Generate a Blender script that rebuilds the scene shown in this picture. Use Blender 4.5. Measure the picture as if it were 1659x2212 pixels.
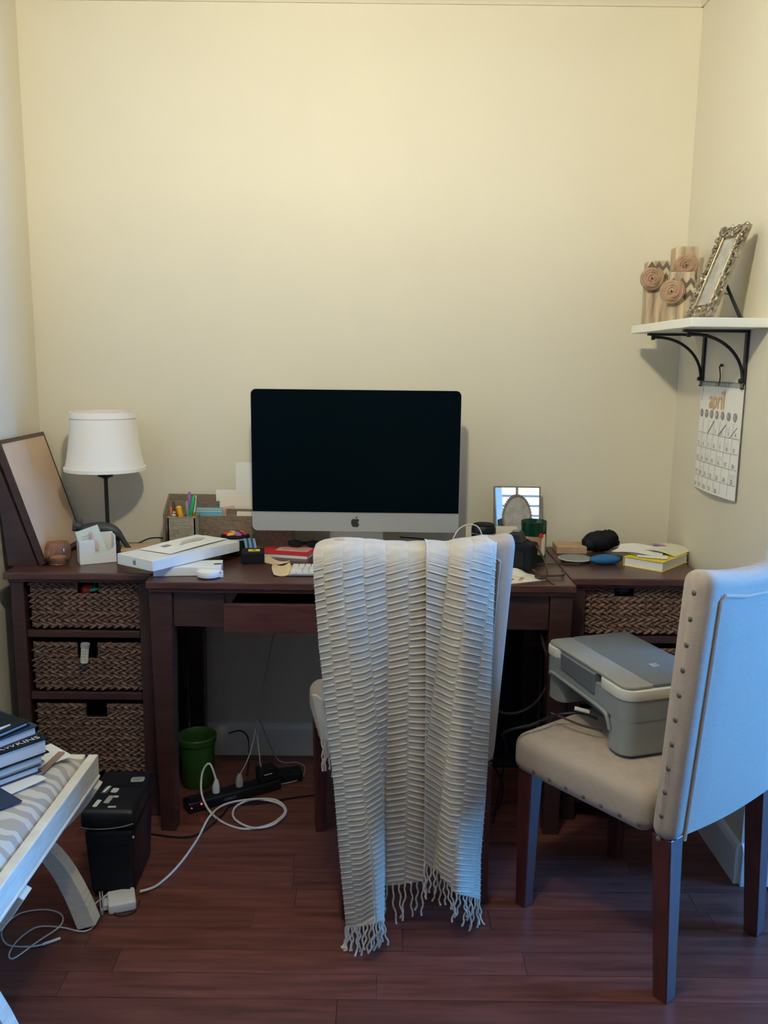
import bpy, bmesh, math, random
import numpy as np
from mathutils import Vector, Matrix, Euler
random.seed(7)
for o in list(bpy.data.objects): bpy.data.objects.remove(o)
S = bpy.context.scene; C = S.collection
R = math.radians; PI = math.pi
# ------------------------------------------------ camera
FPX, PIT, ROL, YAW, CH, CD = 1870.0, R(9.82), R(.62), R(.11), 1.4017, 2.94
IW, IH = 1659, 2212
fw = Vector((math.sin(YAW)*math.cos(PIT), math.cos(YAW)*math.cos(PIT), -math.sin(PIT)))
rt = Vector((math.cos(YAW), -math.sin(YAW), 0)); up = rt.cross(fw)
CR = rt*math.cos(ROL)+up*math.sin(ROL); CU = -rt*math.sin(ROL)+up*math.cos(ROL)
CC = Vector((0, -CD, CH))
cd = bpy.data.cameras.new('camera'); cam = bpy.data.objects.new('camera', cd); C.objects.link(cam)
m = Matrix.Identity(4)
for i in range(3): m[i][0] = CR[i]; m[i][1] = CU[i]; m[i][2] = -fw[i]; m[i][3] = CC[i]
cam.matrix_world = m
cd.sensor_fit = 'VERTICAL'; cd.sensor_height = 24; cd.lens = 24*FPX/IH; cd.clip_start = .02
S.camera = cam
def at(u, v, x=None, y=None, z=None):
    "point of the room seen at a photo pixel, on a plane x, y or z"
    d = fw+CR*((u-IW/2)/FPX)-CU*((v-IH/2)/FPX)
    i, k = (0, x) if x is not None else (1, y) if y is not None else (2, z)
    return CC+d*((k-CC[i])/d[i])
# ------------------------------------------------ world, lights, exposure
W = bpy.data.worlds.new('world'); S.world = W; W.use_nodes = True
W.node_tree.nodes['Background'].inputs[0].default_value = (.35, .6, 1, 1)
W.node_tree.nodes['Background'].inputs[1].default_value = .6
S.view_settings.view_transform = 'Standard'; S.view_settings.look = 'None'
S.view_settings.exposure = 0; S.view_settings.gamma = 1; S.view_settings.use_curve_mapping = False
def lamp(name, typ, loc, power, col, **k):
    l = bpy.data.lights.new(name, typ); l.energy = power; l.color = col
    o = bpy.data.objects.new(name, l); C.objects.link(o); o.location = loc
    for a, b in k.items(): setattr(l, a, b)
    return o
bulb = lamp('ceiling_bulb', 'POINT', (-.12, -1.85, 2.36), 103, (1, .925, .68), shadow_soft_size=.05)
# photometric spread of the fitting: it throws less light straight down than sideways
bl_ = bulb.data; bl_.use_nodes = True; nt = bl_.node_tree; em = nt.nodes['Emission']
tc = nt.nodes.new('ShaderNodeTexCoord'); sx = nt.nodes.new('ShaderNodeSeparateXYZ'); cv = nt.nodes.new('ShaderNodeMapRange')
cv.inputs[1].default_value = -1; cv.inputs[2].default_value = -.20; cv.inputs[3].default_value = .14; cv.inputs[4].default_value = 1.0
nt.links.new(tc.outputs['Normal'], sx.inputs[0]); nt.links.new(sx.outputs[2], cv.inputs[0]); nt.links.new(cv.outputs[0], em.inputs['Strength'])
w_ = lamp('daylight', 'AREA', (3.67, -1.24, 1.28), 330, (.075, .355, 1), shape='RECTANGLE', size=1.66, size_y=.84)
w_.rotation_euler = (0, R(90), 0)
w2 = lamp('daylight_rear', 'AREA', (2.62, -4.27, 1.65), 7, (.85, .95, 1), shape='RECTANGLE', size=1.1, size_y=1.3)
w2.rotation_euler = (R(90), 0, 0)
# ------------------------------------------------ materials
def mat(name, col, rough=.5, metal=0, var=0, vs=30, st=(1, 1, 1), bump=0, bs=300, bst=(1, 1, 1), coat=0, emit=0, trans=0, spec=.5, rnd=0, sheen=0):
    m = bpy.data.materials.new(name); m.use_nodes = True; nt = m.node_tree; N = nt.nodes; L = nt.links
    b = N['Principled BSDF']; I = b.inputs
    I['Base Color'].default_value = (*col, 1); I['Roughness'].default_value = rough; I['Metallic'].default_value = metal
    I['Coat Weight'].default_value = coat; I['Coat Roughness'].default_value = .15; I['Specular IOR Level'].default_value = spec
    I['Transmission Weight'].default_value = trans; I['Sheen Weight'].default_value = sheen
    if emit: I['Emission Color'].default_value = (*col, 1); I['Emission Strength'].default_value = emit
    tc = N.new('ShaderNodeTexCoord')
    if var:
        mp = N.new('ShaderNodeMapping'); mp.inputs['Scale'].default_value = st; L.new(tc.outputs['Object'], mp.inputs[0])
        n = N.new('ShaderNodeTexNoise'); n.inputs['Scale'].default_value = vs; n.inputs['Detail'].default_value = 6; L.new(mp.outputs[0], n.inputs[0])
        r = N.new('ShaderNodeValToRGB'); r.color_ramp.elements[0].position = .3; r.color_ramp.elements[1].position = .7
        r.color_ramp.elements[0].color = (*[c*(1-var) for c in col], 1); r.color_ramp.elements[1].color = (*[min(1, c*(1+var)) for c in col], 1)
        L.new(n.outputs['Fac'], r.inputs[0]); src = r.outputs[0]
        if rnd:
            oi = N.new('ShaderNodeObjectInfo'); ad = N.new('ShaderNodeVectorMath'); ad.operation = 'ADD'
            sc = N.new('ShaderNodeVectorMath'); sc.operation = 'SCALE'; sc.inputs[0].default_value = (13, 7, 5)
            L.new(oi.outputs['Random'], sc.inputs['Scale']); L.new(mp.outputs[0], ad.inputs[0]); L.new(sc.outputs[0], ad.inputs[1]); L.new(ad.outputs[0], n.inputs[0])
            hs = N.new('ShaderNodeHueSaturation'); ma = N.new('ShaderNodeMapRange'); ma.inputs[3].default_value = 1-rnd; ma.inputs[4].default_value = 1+rnd
            L.new(oi.outputs['Random'], ma.inputs[0]); L.new(ma.outputs[0], hs.inputs['Value']); L.new(src, hs.inputs['Color']); src = hs.outputs[0]
        L.new(src, I['Base Color'])
    if bump:
        mp2 = N.new('ShaderNodeMapping'); mp2.inputs['Scale'].default_value = bst; L.new(tc.outputs['Object'], mp2.inputs[0])
        n2 = N.new('ShaderNodeTexNoise'); n2.inputs['Scale'].default_value = bs; n2.inputs['Detail'].default_value = 3; L.new(mp2.outputs[0], n2.inputs[0])
        bp = N.new('ShaderNodeBump'); bp.inputs['Strength'].default_value = bump; bp.inputs['Distance'].default_value = .002
        L.new(n2.outputs['Fac'], bp.inputs['Height']); L.new(bp.outputs[0], I['Normal'])
    return m
def linen(name, col, thread=.14):
    m = mat(name, col, .9, sheen=.2, spec=.2); nt = m.node_tree; N = nt.nodes; L = nt.links; b = N['Principled BSDF']
    tc = N.new('ShaderNodeTexCoord'); outs = []
    for st in ((45, 45, 1400), (1400, 1400, 60)):
        mp = N.new('ShaderNodeMapping'); mp.inputs['Scale'].default_value = st; L.new(tc.outputs['Object'], mp.inputs[0])
        n = N.new('ShaderNodeTexNoise'); n.inputs['Scale'].default_value = 1; n.inputs['Detail'].default_value = 4; L.new(mp.outputs[0], n.inputs[0]); outs.append(n.outputs['Fac'])
    ad = N.new('ShaderNodeMath'); L.new(outs[0], ad.inputs[0]); L.new(outs[1], ad.inputs[1])
    mr = N.new('ShaderNodeMapRange'); mr.inputs[1].default_value = .75; mr.inputs[2].default_value = 1.25; mr.inputs[3].default_value = 1-thread; mr.inputs[4].default_value = 1+thread*.5
    L.new(ad.outputs[0], mr.inputs[0]); hs = N.new('ShaderNodeHueSaturation'); hs.inputs['Color'].default_value = (*col, 1)
    L.new(mr.outputs[0], hs.inputs['Value']); L.new(hs.outputs[0], b.inputs['Base Color'])
    bp = N.new('ShaderNodeBump'); bp.inputs['Strength'].default_value = .35; bp.inputs['Distance'].default_value = .001
    L.new(ad.outputs[0], bp.inputs['Height']); L.new(bp.outputs[0], b.inputs['Normal'])
    return m
def zebra(name, a, b_):
    m = mat(name, a, .85, spec=.2); nt = m.node_tree; N = nt.nodes; L = nt.links; b = N['Principled BSDF']
    tc = N.new('ShaderNodeTexCoord'); mp = N.new('ShaderNodeMapping'); L.new(tc.outputs['Object'], mp.inputs[0]); mp.inputs['Scale'].default_value = (1.5, 1.6, 1)
    w = N.new('ShaderNodeTexWave'); w.bands_direction = 'Y'; w.inputs['Scale'].default_value = 5.5; w.inputs['Distortion'].default_value = 11; w.inputs['Detail'].default_value = 2; w.inputs['Detail Scale'].default_value = 1.1
    L.new(mp.outputs[0], w.inputs[0]); r = N.new('ShaderNodeValToRGB'); r.color_ramp.elements[0].position = .38; r.color_ramp.elements[1].position = .6
    r.color_ramp.elements[0].color = (*a, 1); r.color_ramp.elements[1].color = (*b_, 1); L.new(w.outputs['Fac'], r.inputs[0]); L.new(r.outputs[0], b.inputs['Base Color'])
    return m
M = {}
M['wall'] = mat('wall_paint', (.72, .665, .53), .55, var=.015, vs=3, bump=.15, bs=250, spec=.35)
M['ceil'] = mat('low_bounce_ceiling', (.45, .43, .38), .8)  # greyed below a real white ceiling to hold back bounced fill
M['wall_dim'] = mat('low_bounce_wall', (.16, .15, .14), .7)  # out-of-view walls coloured dark so less light bounces back
M['trim'] = mat('trim_paint', (.78, .77, .72), .4)
M['floor'] = mat('cherry_floor', (.135, .048, .038), .32, var=.35, vs=4, st=(1.2, 14, 1), bump=.12, bs=6, bst=(1, 60, 1), rnd=.16, spec=.4)
M['esp'] = mat('espresso_wood', (.042, .017, .014), .35, var=.25, vs=5, st=(2, 14, 14), bump=.1, bs=20, bst=(1, 20, 20), coat=.15)
M['esp_top'] = mat('espresso_top', (.075, .027, .020), .34, var=.3, vs=5, st=(2, 18, 18), bump=.1, bs=20, bst=(1, 20, 20), coat=.15)
M['leg'] = mat('dark_cherry_leg', (.075, .018, .014), .35, var=.3, vs=6, st=(10, 10, 2), coat=.2)
M['braid'] = mat('seagrass', (.15, .085, .062), .6, var=.5, vs=30, st=(1, 1, 2), bump=.25, bs=300, bst=(.3, 1, 2))
M['braid2'] = mat('seagrass_reddish', (.20, .115, .075), .6, var=.5, vs=30, st=(1, 1, 2), bump=.25, bs=300, bst=(.3, 1, 2))
M['bdark'] = mat('basket_inside', (.02, .012, .01), .9)
M['alu'] = mat('aluminium', (.50, .50, .49), .42, .35)
M['blackgl'] = mat('screen_glass', (.0008, .0040, .0065), .3, spec=.06)
M['black'] = mat('black_plastic', (.008, .009, .012), .4, spec=.35)
M['blackm'] = mat('black_matte', (.006, .008, .011), .7, spec=.2)
M['iron'] = mat('black_iron', (.012, .010, .012), .45, bump=.3, bs=300)
M['bronze'] = mat('dark_bronze', (.028, .024, .018), .4, .5, bump=.3, bs=200)
M['shade'] = linen('lamp_shade_cloth', (.90, .85, .76), .05)
M['white'] = mat('white_plastic', (.82, .81, .76), .35)
M['paper'] = mat('paper', (.84, .82, .76), .8)
M['cream'] = mat('cream_paper', (.80, .73, .58), .8)
M['cream2'] = mat('pale_page', (.70, .69, .55), .7)
M['card'] = mat('cardboard_tan', (.48, .33, .20), .8, var=.08)
M['manila'] = mat('manila', (.74, .57, .33), .8)
M['chair'] = linen('linen_upholstery', (.50, .40, .31))
M['throw'] = mat('throw_knit', (.62, .545, .43), .95, var=.07, vs=40, bump=.35, bs=900, sheen=.3, spec=.1)
M['zebra'] = zebra('zebra_fabric', (.42, .37, .30), (.62, .57, .48))
M['wwood'] = mat('whitewashed_wood', (.80, .74, .60), .5, var=.10, vs=8, st=(3, 3, 16), bump=.2, bs=60)
M['printer'] = mat('printer_grey', (.27, .285, .27), .45)
M['printer_d'] = mat('printer_dark', (.13, .145, .155), .45)
M['printer_l'] = mat('printer_lid_grey', (.29, .28, .235), .35)
M['printer_c'] = mat('printer_cream', (.72, .68, .56), .35)
M['linenbox'] = linen('organizer_weave', (.25, .185, .13), .7)
M['linenbox2'] = linen('organizer_weave_light', (.33, .285, .21), .7)
M['cork'] = mat('cork_panel', (.60, .44, .31), .75, var=.05, vs=8)
M['cat'] = mat('cat_grey', (.035, .037, .04), .5)
M['glass'] = mat('amber_glass', (.80, .52, .36), .08, trans=.9, spec=.4)
M['greengl'] = mat('green_glass', (.01, .07, .03), .08, trans=.5)
M['label'] = mat('kraft_label', (.42, .23, .13), .8)
M['ink'] = mat('ink', (.02, .02, .02), .7)
M['inkg'] = mat('grey_ink', (.30, .30, .28), .8)
M['inkl'] = mat('light_grey_ink', (.55, .55, .50), .8)
M['inko'] = mat('peach_ink', (.72, .45, .22), .8)
M['red'] = mat('red_cover', (.62, .025, .03), .5)
M['yellow'] = mat('yellow_cover', (.80, .62, .03), .5)
M['blue'] = mat('blue_cloth', (.012, .12, .30), .7, bump=.3, bs=200)
M['navy'] = mat('navy', (.015, .03, .07), .7)
M['steelblue'] = mat('steel_blue', (.13, .25, .38), .7)
M['teal'] = mat('teal', (.03, .42, .30), .5)
M['green'] = mat('green_plastic', (.01, .30, .09), .4)
M['lime'] = mat('green_bin', (.022, .075, .012), .5)
M['orange'] = mat('orange_plastic', (.85, .20, .03), .4)
M['orangey'] = mat('yellow_orange', (.85, .42, .03), .4)
M['purple'] = mat('purple_plastic', (.33, .13, .42), .4)
M['pink'] = mat('pink_paper', (.70, .42, .38), .8)
M['mint'] = mat('mint_paper', (.60, .66, .54), .8)
M['sky'] = mat('light_blue', (.12, .38, .50), .6)
M['floral'] = mat('floral_paper', (.78, .62, .42), .8)
M['rose'] = mat('burlap_rose', (.40, .255, .16), .9, var=.22, vs=60, bump=.6, bs=400)
M['block'] = mat('weathered_block', (.45, .35, .23), .8, var=.5, vs=14, st=(4, 4, .4), bump=.5, bs=60, bst=(3, 3, .3))
M['chevron'] = mat('chevron_grey', (.13, .105, .075), .8)
M['chevl'] = mat('chevron_cream', (.55, .46, .30), .8)
M['silver'] = mat('ornate_silver', (.36, .31, .23), .3, .75, var=.5, vs=70, bump=.9, bs=120)
M['pewter'] = mat('pewter_frame', (.42, .35, .22), .4, .7)
M['mirror'] = mat('mirror', (.9, .9, .88), .02, 1)
M['photo'] = mat('grey_photo', (.42, .40, .36), .5, var=.25, vs=30)
M['shelf'] = mat('shelf_white', (.88, .87, .78), .4)
M['grey'] = mat('grey_metal', (.22, .24, .23), .45)
M['brown'] = mat('brown_leather', (.05, .025, .02), .6)
M['cable'] = mat('white_cable', (.72, .70, .66), .5)
M['cableg'] = mat('grey_cable', (.35, .35, .35), .5)
M['bookblue'] = mat('page_edges', (.72, .70, .66), .8)
M['comb'] = mat('wooden_pencil', (.30, .19, .13), .7)
M['led'] = mat('red_led', (1, .03, .08), .5, emit=6)
M['nail'] = mat('nail_head', (.17, .13, .09), .5, .2)
M['glasspane'] = mat('window_pane', (1, 1, 1), 0, trans=1)
# ------------------------------------------------ mesh helper
class B:
    def __init__(s): s.bm = bmesh.new()
    def _add(s, vs, fs):
        v = [s.bm.verts.new(p) for p in vs]
        for f in fs:
            try: s.bm.faces.new([v[i] for i in f])
            except ValueError: pass
        return s
    def box(s, c, z, M_=None):
        vs = []
        for dx in (-.5, .5):
            for dy in (-.5, .5):
                for dz in (-.5, .5):
                    p = Vector((dx*z[0], dy*z[1], dz*z[2]))
                    if M_: p = M_ @ p
                    vs.append(p+Vector(c))
        return s._add(vs, [(0, 1, 3, 2), (4, 6, 7, 5), (0, 4, 5, 1), (2, 3, 7, 6), (0, 2, 6, 4), (1, 5, 7, 3)])
    def bb(s, x0, x1, y0, y1, z0, z1): return s.box(((x0+x1)/2, (y0+y1)/2, (z0+z1)/2), (x1-x0, y1-y0, z1-z0))
    def hexa(s, a, b): # two quads a (bottom) b (top)
        return s._add(list(a)+list(b), [(3, 2, 1, 0), (4, 5, 6, 7), (0, 1, 5, 4), (1, 2, 6, 5), (2, 3, 7, 6), (3, 0, 4, 7)])
    def cyl(s, a, b, r0, r1=None, n=14): return s.tube([a, b], [r0, r0 if r1 is None else r1], n)
    def tube(s, pts, r, n=8, closed=False):
        pts = [Vector(p) for p in pts]; k = len(pts); rs = r if isinstance(r, (list, tuple)) else [r]*k
        vs = []; nrm = None
        for i, p in enumerate(pts):
            if closed: t = pts[(i+1) % k]-pts[i-1]
            else: t = pts[min(i+1, k-1)]-pts[max(i-1, 0)]
            t = t.normalized() if t.length > 1e-9 else Vector((0, 0, 1))
            if nrm is None: nrm = t.orthogonal().normalized()
            else:
                nrm = nrm-t*nrm.dot(t); nrm = nrm.normalized() if nrm.length > 1e-6 else t.orthogonal().normalized()
            bn = t.cross(nrm)
            for j in range(n):
                a = 2*PI*j/n; vs.append(p+(nrm*math.cos(a)+bn*math.sin(a))*rs[i])
        fs = []
        for i in range(k if closed else k-1):
            for j in range(n):
                a, b_ = i*n+j, i*n+(j+1) % n; c_, d = ((i+1) % k)*n+(j+1) % n, ((i+1) % k)*n+j
                fs.append((a, b_, c_, d))
        if not closed: fs.append(tuple(range(n))[::-1]); fs.append(tuple((k-1)*n+j for j in range(n)))
        return s._add(vs, fs)
    def lathe(s, prof, n=32, c=(0, 0, 0), M_=None, sx=1, sy=1):
        vs = []
        for r, z in prof:
            for j in range(n):
                a = 2*PI*j/n; p = Vector((max(r, 1e-4)*math.cos(a)*sx, max(r, 1e-4)*math.sin(a)*sy, z))
                if M_: p = M_ @ p
                vs.append(p+Vector(c))
        k = len(prof); fs = [(i*n+j, i*n+(j+1) % n, (i+1)*n+(j+1) % n, (i+1)*n+j) for i in range(k-1) for j in range(n)]
        if prof[0][0] > 0 and prof[0] != prof[-1]: fs.append(tuple(range(n))[::-1])
        if prof[-1][0] > 0 and prof[0] != prof[-1]: fs.append(tuple((k-1)*n+j for j in range(n)))
        return s._add(vs, fs)
    def sph(s, c, r, n=12, M_=None):
        r = r if isinstance(r, (tuple, list)) else (r, r, r); k = max(5, n//2)
        vs = []
        for i in range(1, k):
            t = PI*i/k
            for j in range(n):
                a = 2*PI*j/n; vs.append(Vector((r[0]*math.sin(t)*math.cos(a), r[1]*math.sin(t)*math.sin(a), r[2]*math.cos(t))))
        vs += [Vector((0, 0, r[2])), Vector((0, 0, -r[2]))]
        if M_: vs = [M_ @ p for p in vs]
        vs = [p+Vector(c) for p in vs]; q = (k-1)*n
        fs = [(i*n+j, (i+1)*n+j, (i+1)*n+(j+1) % n, i*n+(j+1) % n) for i in range(k-2) for j in range(n)]
        fs += [(q, j, (j+1) % n) for j in range(n)]+[(q+1, (k-2)*n+(j+1) % n, (k-2)*n+j) for j in range(n)]
        return s._add(vs, fs)
    def prism(s, poly, h, M_=None): # poly in xy extruded z 0..h
        n = len(poly); vs = [Vector((p[0], p[1], 0)) for p in poly]+[Vector((p[0], p[1], h)) for p in poly]
        if M_: vs = [M_ @ p for p in vs]
        return s._add(vs, [tuple(range(n))[::-1], tuple(range(n, 2*n))]+[(i, (i+1) % n, n+(i+1) % n, n+i) for i in range(n)])
    def grid(s, f, nu, nv, th=0):
        P = [[Vector(f(i/nu, j/nv)) for j in range(nv+1)] for i in range(nu+1)]
        vs = [p for r_ in P for p in r_]; fs = [(i*(nv+1)+j, (i+1)*(nv+1)+j, (i+1)*(nv+1)+j+1, i*(nv+1)+j+1) for i in range(nu) for j in range(nv)]
        if th:
            o = len(vs); vs = vs+[p-Vector((0, 0, th)) for p in vs]; fs += [tuple(o+q for q in f_[::-1]) for f_ in fs]
            bd = [(i*(nv+1)) for i in range(nu+1)]+[nu*(nv+1)+j for j in range(1, nv+1)]+[i*(nv+1)+nv for i in range(nu-1, -1, -1)]+[j for j in range(nv-1, 0, -1)]
            fs += [(bd[i], bd[(i+1) % len(bd)], o+bd[(i+1) % len(bd)], o+bd[i]) for i in range(len(bd))]
        return s._add(vs, fs)
    def flip(s): bmesh.ops.recalc_face_normals(s.bm, faces=s.bm.faces[:]); return s
    def bev(s, w, seg=2, ang=30):
        bmesh.ops.recalc_face_normals(s.bm, faces=s.bm.faces[:]); s.bm.normal_update()
        e = [e for e in s.bm.edges if len(e.link_faces) == 2 and e.calc_face_angle(0) > R(ang)]
        bmesh.ops.bevel(s.bm, geom=e, offset=w, segments=seg, profile=.5, affect='EDGES', clamp_overlap=True); return s
def rrect(w, h, r, n=6):
    P = []
    for cx, cy, a0 in ((w/2-r, h/2-r, 0), (-w/2+r, h/2-r, 90), (-w/2+r, -h/2+r, 180), (w/2-r, -h/2+r, 270)):
        for i in range(n+1):
            a = R(a0+90*i/n); P.append((cx+r*math.cos(a), cy+r*math.sin(a)))
    return P
def cr(pts, n=8, closed=False):
    P = [Vector(p) for p in pts]; k = len(P); out = []
    for i in range(k if closed else k-1):
        if closed: a, b_, c_, d = P[i-1], P[i], P[(i+1) % k], P[(i+2) % k]
        else: a, b_, c_, d = P[max(i-1, 0)], P[i], P[i+1], P[min(i+2, k-1)]
        for j in range(n):
            t = j/n; out.append(.5*((2*b_)+(c_-a)*t+(2*a-5*b_+4*c_-d)*t*t+(3*b_-a-3*c_+d)*t**3))
    if not closed: out.append(P[-1])
    return out
def part(name, b, m_, parent=None, smooth=False, label=None, kind=None, bev=0, seg=2, loc=None, rot=None):
    if bev: b.bev(bev, seg)
    bmesh.ops.recalc_face_normals(b.bm, faces=b.bm.faces[:])
    me = bpy.data.meshes.new(name); b.bm.to_mesh(me); b.bm.free()
    if smooth:
        me.polygons.foreach_set('use_smooth', [True]*len(me.polygons))
        try: me.set_sharp_from_angle(angle=R(38))
        except Exception: pass
    me.materials.append(M[m_] if isinstance(m_, str) else m_)
    o = bpy.data.objects.new(name, me); C.objects.link(o)
    if parent: o.parent = parent
    if loc is not None: o.location = loc
    if rot is not None: o.rotation_euler = rot
    if label: o['label'] = label
    if kind: o['kind'] = kind
    return o
def tag(o, label, cat, group=None, kind=None):
    o['label'] = label; o['category'] = cat
    if group: o['group'] = group
    if kind: o['kind'] = kind
    return o
def thing(name, label, cat, loc=(0, 0, 0), rz=0, group=None, rot=None):
    o = bpy.data.objects.new(name, None); o.empty_display_size = .02; C.objects.link(o); o.location = loc
    o.rotation_euler = rot if rot else (0, 0, rz)
    return tag(o, label, cat, group)
def struct(name, b, m_, **k):
    o = part(name, b, m_, **k); o['kind'] = 'structure'; return o
_tc = {}
def text_mesh(t):
    if t not in _tc:
        cu = bpy.data.curves.new('t', 'FONT'); cu.body = t; cu.size = 1; cu.extrude = .02; cu.resolution_u = 2; cu.align_x = 'CENTER'; cu.align_y = 'CENTER'
        o = bpy.data.objects.new('t', cu); C.objects.link(o); dg = bpy.context.evaluated_depsgraph_get()
        me = bpy.data.meshes.new_from_object(o.evaluated_get(dg)); _tc[t] = ([v.co.copy() for v in me.vertices], [tuple(p.vertices) for p in me.polygons])
        bpy.data.objects.remove(o); bpy.data.meshes.remove(me); bpy.data.curves.remove(cu)
    return _tc[t]
def text(b, t, mx):
    vs, fs = text_mesh(t); return b._add([mx @ v for v in vs], fs)
def scrib(b, mx, w, h, n, seed=1): # rows of illegible print
    g = random.Random(seed)
    for r_ in range(n):
        x = -w/2; y = h/2-h*(r_+.5)/n
        while x < w/2-.001:
            l_ = min(g.uniform(.08, .25)*w, w/2-x); vs = [(x, y-h*.12/n, 0), (x+l_, y-h*.12/n, 0), (x+l_, y+h*.16/n, 0), (x, y+h*.16/n, 0)]
            b._add([mx @ Vector(q) for q in vs], [(0, 1, 2, 3)]); x += l_+w*.05
    return b
def TR(loc, rot=(0, 0, 0), sc=(1, 1, 1)):
    return Matrix.Translation(loc) @ Euler(rot).to_matrix().to_4x4() @ Matrix.Diagonal((*sc, 1))
# ------------------------------------------------ room
XL, XR, ZC, BY = -1.164, .988, 2.551, -4.2
struct('wall_back', B().bb(XL-.1, XR+.1, 0, .1, 0, ZC), 'wall')
struct('wall_left', B().bb(XL-.1, XL, -2.3, 0, 0, ZC), 'wall')
struct('wall_side_added', B().bb(-3.1, -3.0, BY, -2.3, 0, ZC).bb(-3.1, XL-.1, -2.3, -2.2, 0, ZC), 'wall_dim')  # unseen widening of the room, added with dark walls to reduce bounce
struct('wall_right', B().bb(XR, XR+.1, -.77, 0, 0, ZC), 'wall')
ux0, ux1, uz0, uz1 = 2.09, 3.12, 1.0, 2.3
struct('wall_rear', B().bb(-3.1, ux0, BY-.1, BY, 0, ZC).bb(ux1, 3.7, BY-.1, BY, 0, ZC).bb(ux0, ux1, BY-.1, BY, 0, uz0).bb(ux0, ux1, BY-.1, BY, uz1, ZC), 'wall_dim')
win2 = struct('window_2', B().bb(ux0-.06, ux0, BY-.02, BY+.02, uz0-.06, uz1+.06).bb(ux1, ux1+.06, BY-.02, BY+.02, uz0-.06, uz1+.06).bb(ux0, ux1, BY-.02, BY+.02, uz1, uz1+.06).bb(ux0, ux1, BY-.02, BY+.04, uz0-.06, uz0), 'trim')
for i in range(15):
    part('slat', B().box(((ux0+ux1)/2, BY-.03, uz0+.05+i*.086), (ux1-ux0-.01, .05, .003), Matrix.Rotation(R(10), 3, 'X')), 'steelblue', win2)
struct('wall_far', B().bb(XR+.1, 3.7, -.77, -.67, 0, ZC), 'wall')
wx, wy0, wy1, wz0, wz1 = 3.6, -1.67, -.81, .45, 2.12
struct('wall_window', B().bb(wx, wx+.1, BY, wy0, 0, ZC).bb(wx, wx+.1, wy1, -.77, 0, ZC).bb(wx, wx+.1, wy0, wy1, 0, wz0).bb(wx, wx+.1, wy0, wy1, wz1, ZC), 'wall_dim')
struct('ceiling', B().bb(-3.1, 3.7, BY, 0, ZC, ZC+.1), 'ceil')
win = struct('window_1', B().bb(wx-.02, wx+.02, wy0-.07, wy0, wz0-.07, wz1+.07).bb(wx-.02, wx+.02, wy1, wy1+.07, wz0-.07, wz1+.07).bb(wx-.02, wx+.02, wy0, wy1, wz1, wz1+.07).bb(wx-.05, wx+.02, wy0-.07, wy1+.07, wz0-.05, wz0), 'trim')
for i in range(22):
    z = wz0+.04+i*.076
    part('slat', B().box((wx+.02, (wy0+wy1)/2, z), (.05, wy1-wy0-.01, .003), Matrix.Rotation(R(12), 3, 'Y')), 'trim', win)
fl = struct('floor', B().bb(-3.1, 3.7, BY, .02, -.06, -.012), 'floor')
pw = .0815; rr = random.Random(3)
for k in range(26):
    y1 = -k*pw; x = XL-rr.random()*.8
    while x < XR:
        L_ = rr.uniform(.55, 1.25); x0, x1 = max(x, XL), min(x+L_, XR+.05)
        if x1-x0 > .02:
            p = part('plank', B().bb(x0+.0006, x1-.0006, y1-pw+.0006, y1-.0006, -.0125, rr.uniform(-.0005, 0)), 'floor', fl)
        x += L_
part('plank_field', B().bb(-3.0, 3.6, BY, -26*pw, -.012, 0), 'floor', fl, kind='stuff')
bp = [(0, 0), (.014, 0), (.014, .10), (.010, .112), (.004, .119), (0, .119)]
struct('baseboard_back', B().prism(bp, XR-XL, Matrix(((0, 0, 1, XL), (-1, 0, 0, 0), (0, 1, 0, 0), (0, 0, 0, 1)))), 'trim')
struct('baseboard_left', B().prism(bp, 2.3, Matrix(((1, 0, 0, XL), (0, 0, -1, 0), (0, 1, 0, 0), (0, 0, 0, 1)))), 'trim')
struct('baseboard_right', B().prism(bp, .77, Matrix(((-1, 0, 0, XR), (0, 0, -1, 0), (0, 1, 0, 0), (0, 0, 0, 1)))), 'trim')
struct('baseboard_far', B().prism(bp, 2.6, Matrix(((0, 0, 1, XR), (-1, 0, 0, -.77), (0, 1, 0, 0), (0, 0, 0, 1)))), 'trim')
cp = [(0, 0), (0, -.045), (.006, -.045), (.010, -.038), (.03, -.012), (.036, 0)]
struct('trim_1', B().prism(cp, XR-XL, Matrix(((0, 0, 1, XL), (-1, 0, 0, 0), (0, 1, 0, ZC), (0, 0, 0, 1)))), 'wall')
struct('trim_2', B().prism(cp, .77, Matrix(((-1, 0, 0, XR), (0, 0, -1, 0), (0, 1, 0, ZC), (0, 0, 0, 1)))), 'wall')
# ------------------------------------------------ woven baskets
def braid_mesh(L_, h, seed, mt):
    rg = random.Random(seed); b = B(); n = max(2, int(L_/.0225)); dx = L_/n
    for i in range(n):
        for sgn in (1, -1):
            c = ((i+.5+(0 if sgn > 0 else .45))*dx-L_/2, -.004+rg.uniform(-.0015, .0015), sgn*h*.21)
            c = (max(-L_/2+.006, min(L_/2-.006, c[0])), c[1], c[2])
            rot = Euler((0, sgn*R(27+rg.uniform(-7, 7)), rg.uniform(-.2, .2))).to_matrix()
            b.sph(c, (dx*.53*rg.uniform(.85, 1.15), .0075, h*.25*rg.uniform(.85, 1.1)), 8, rot)
    b.box((0, .001, 0), (L_*.99, .006, h*.8))
    return b
_bc = {}
def braid(parent, x0, x1, z, h, mt, seed):
    k = (round(x1-x0, 3), round(h, 4), seed % 3, mt)
    if k not in _bc:
        o = part('braid', braid_mesh(x1-x0, h, seed, mt), mt, parent, smooth=True); _bc[k] = o
    else:
        o = _bc[k].copy(); C.objects.link(o); o.parent = parent
    o.location = ((x0+x1)/2, 0, z)
    if seed % 2: o.rotation_euler = (0, PI, 0)
    return o
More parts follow.
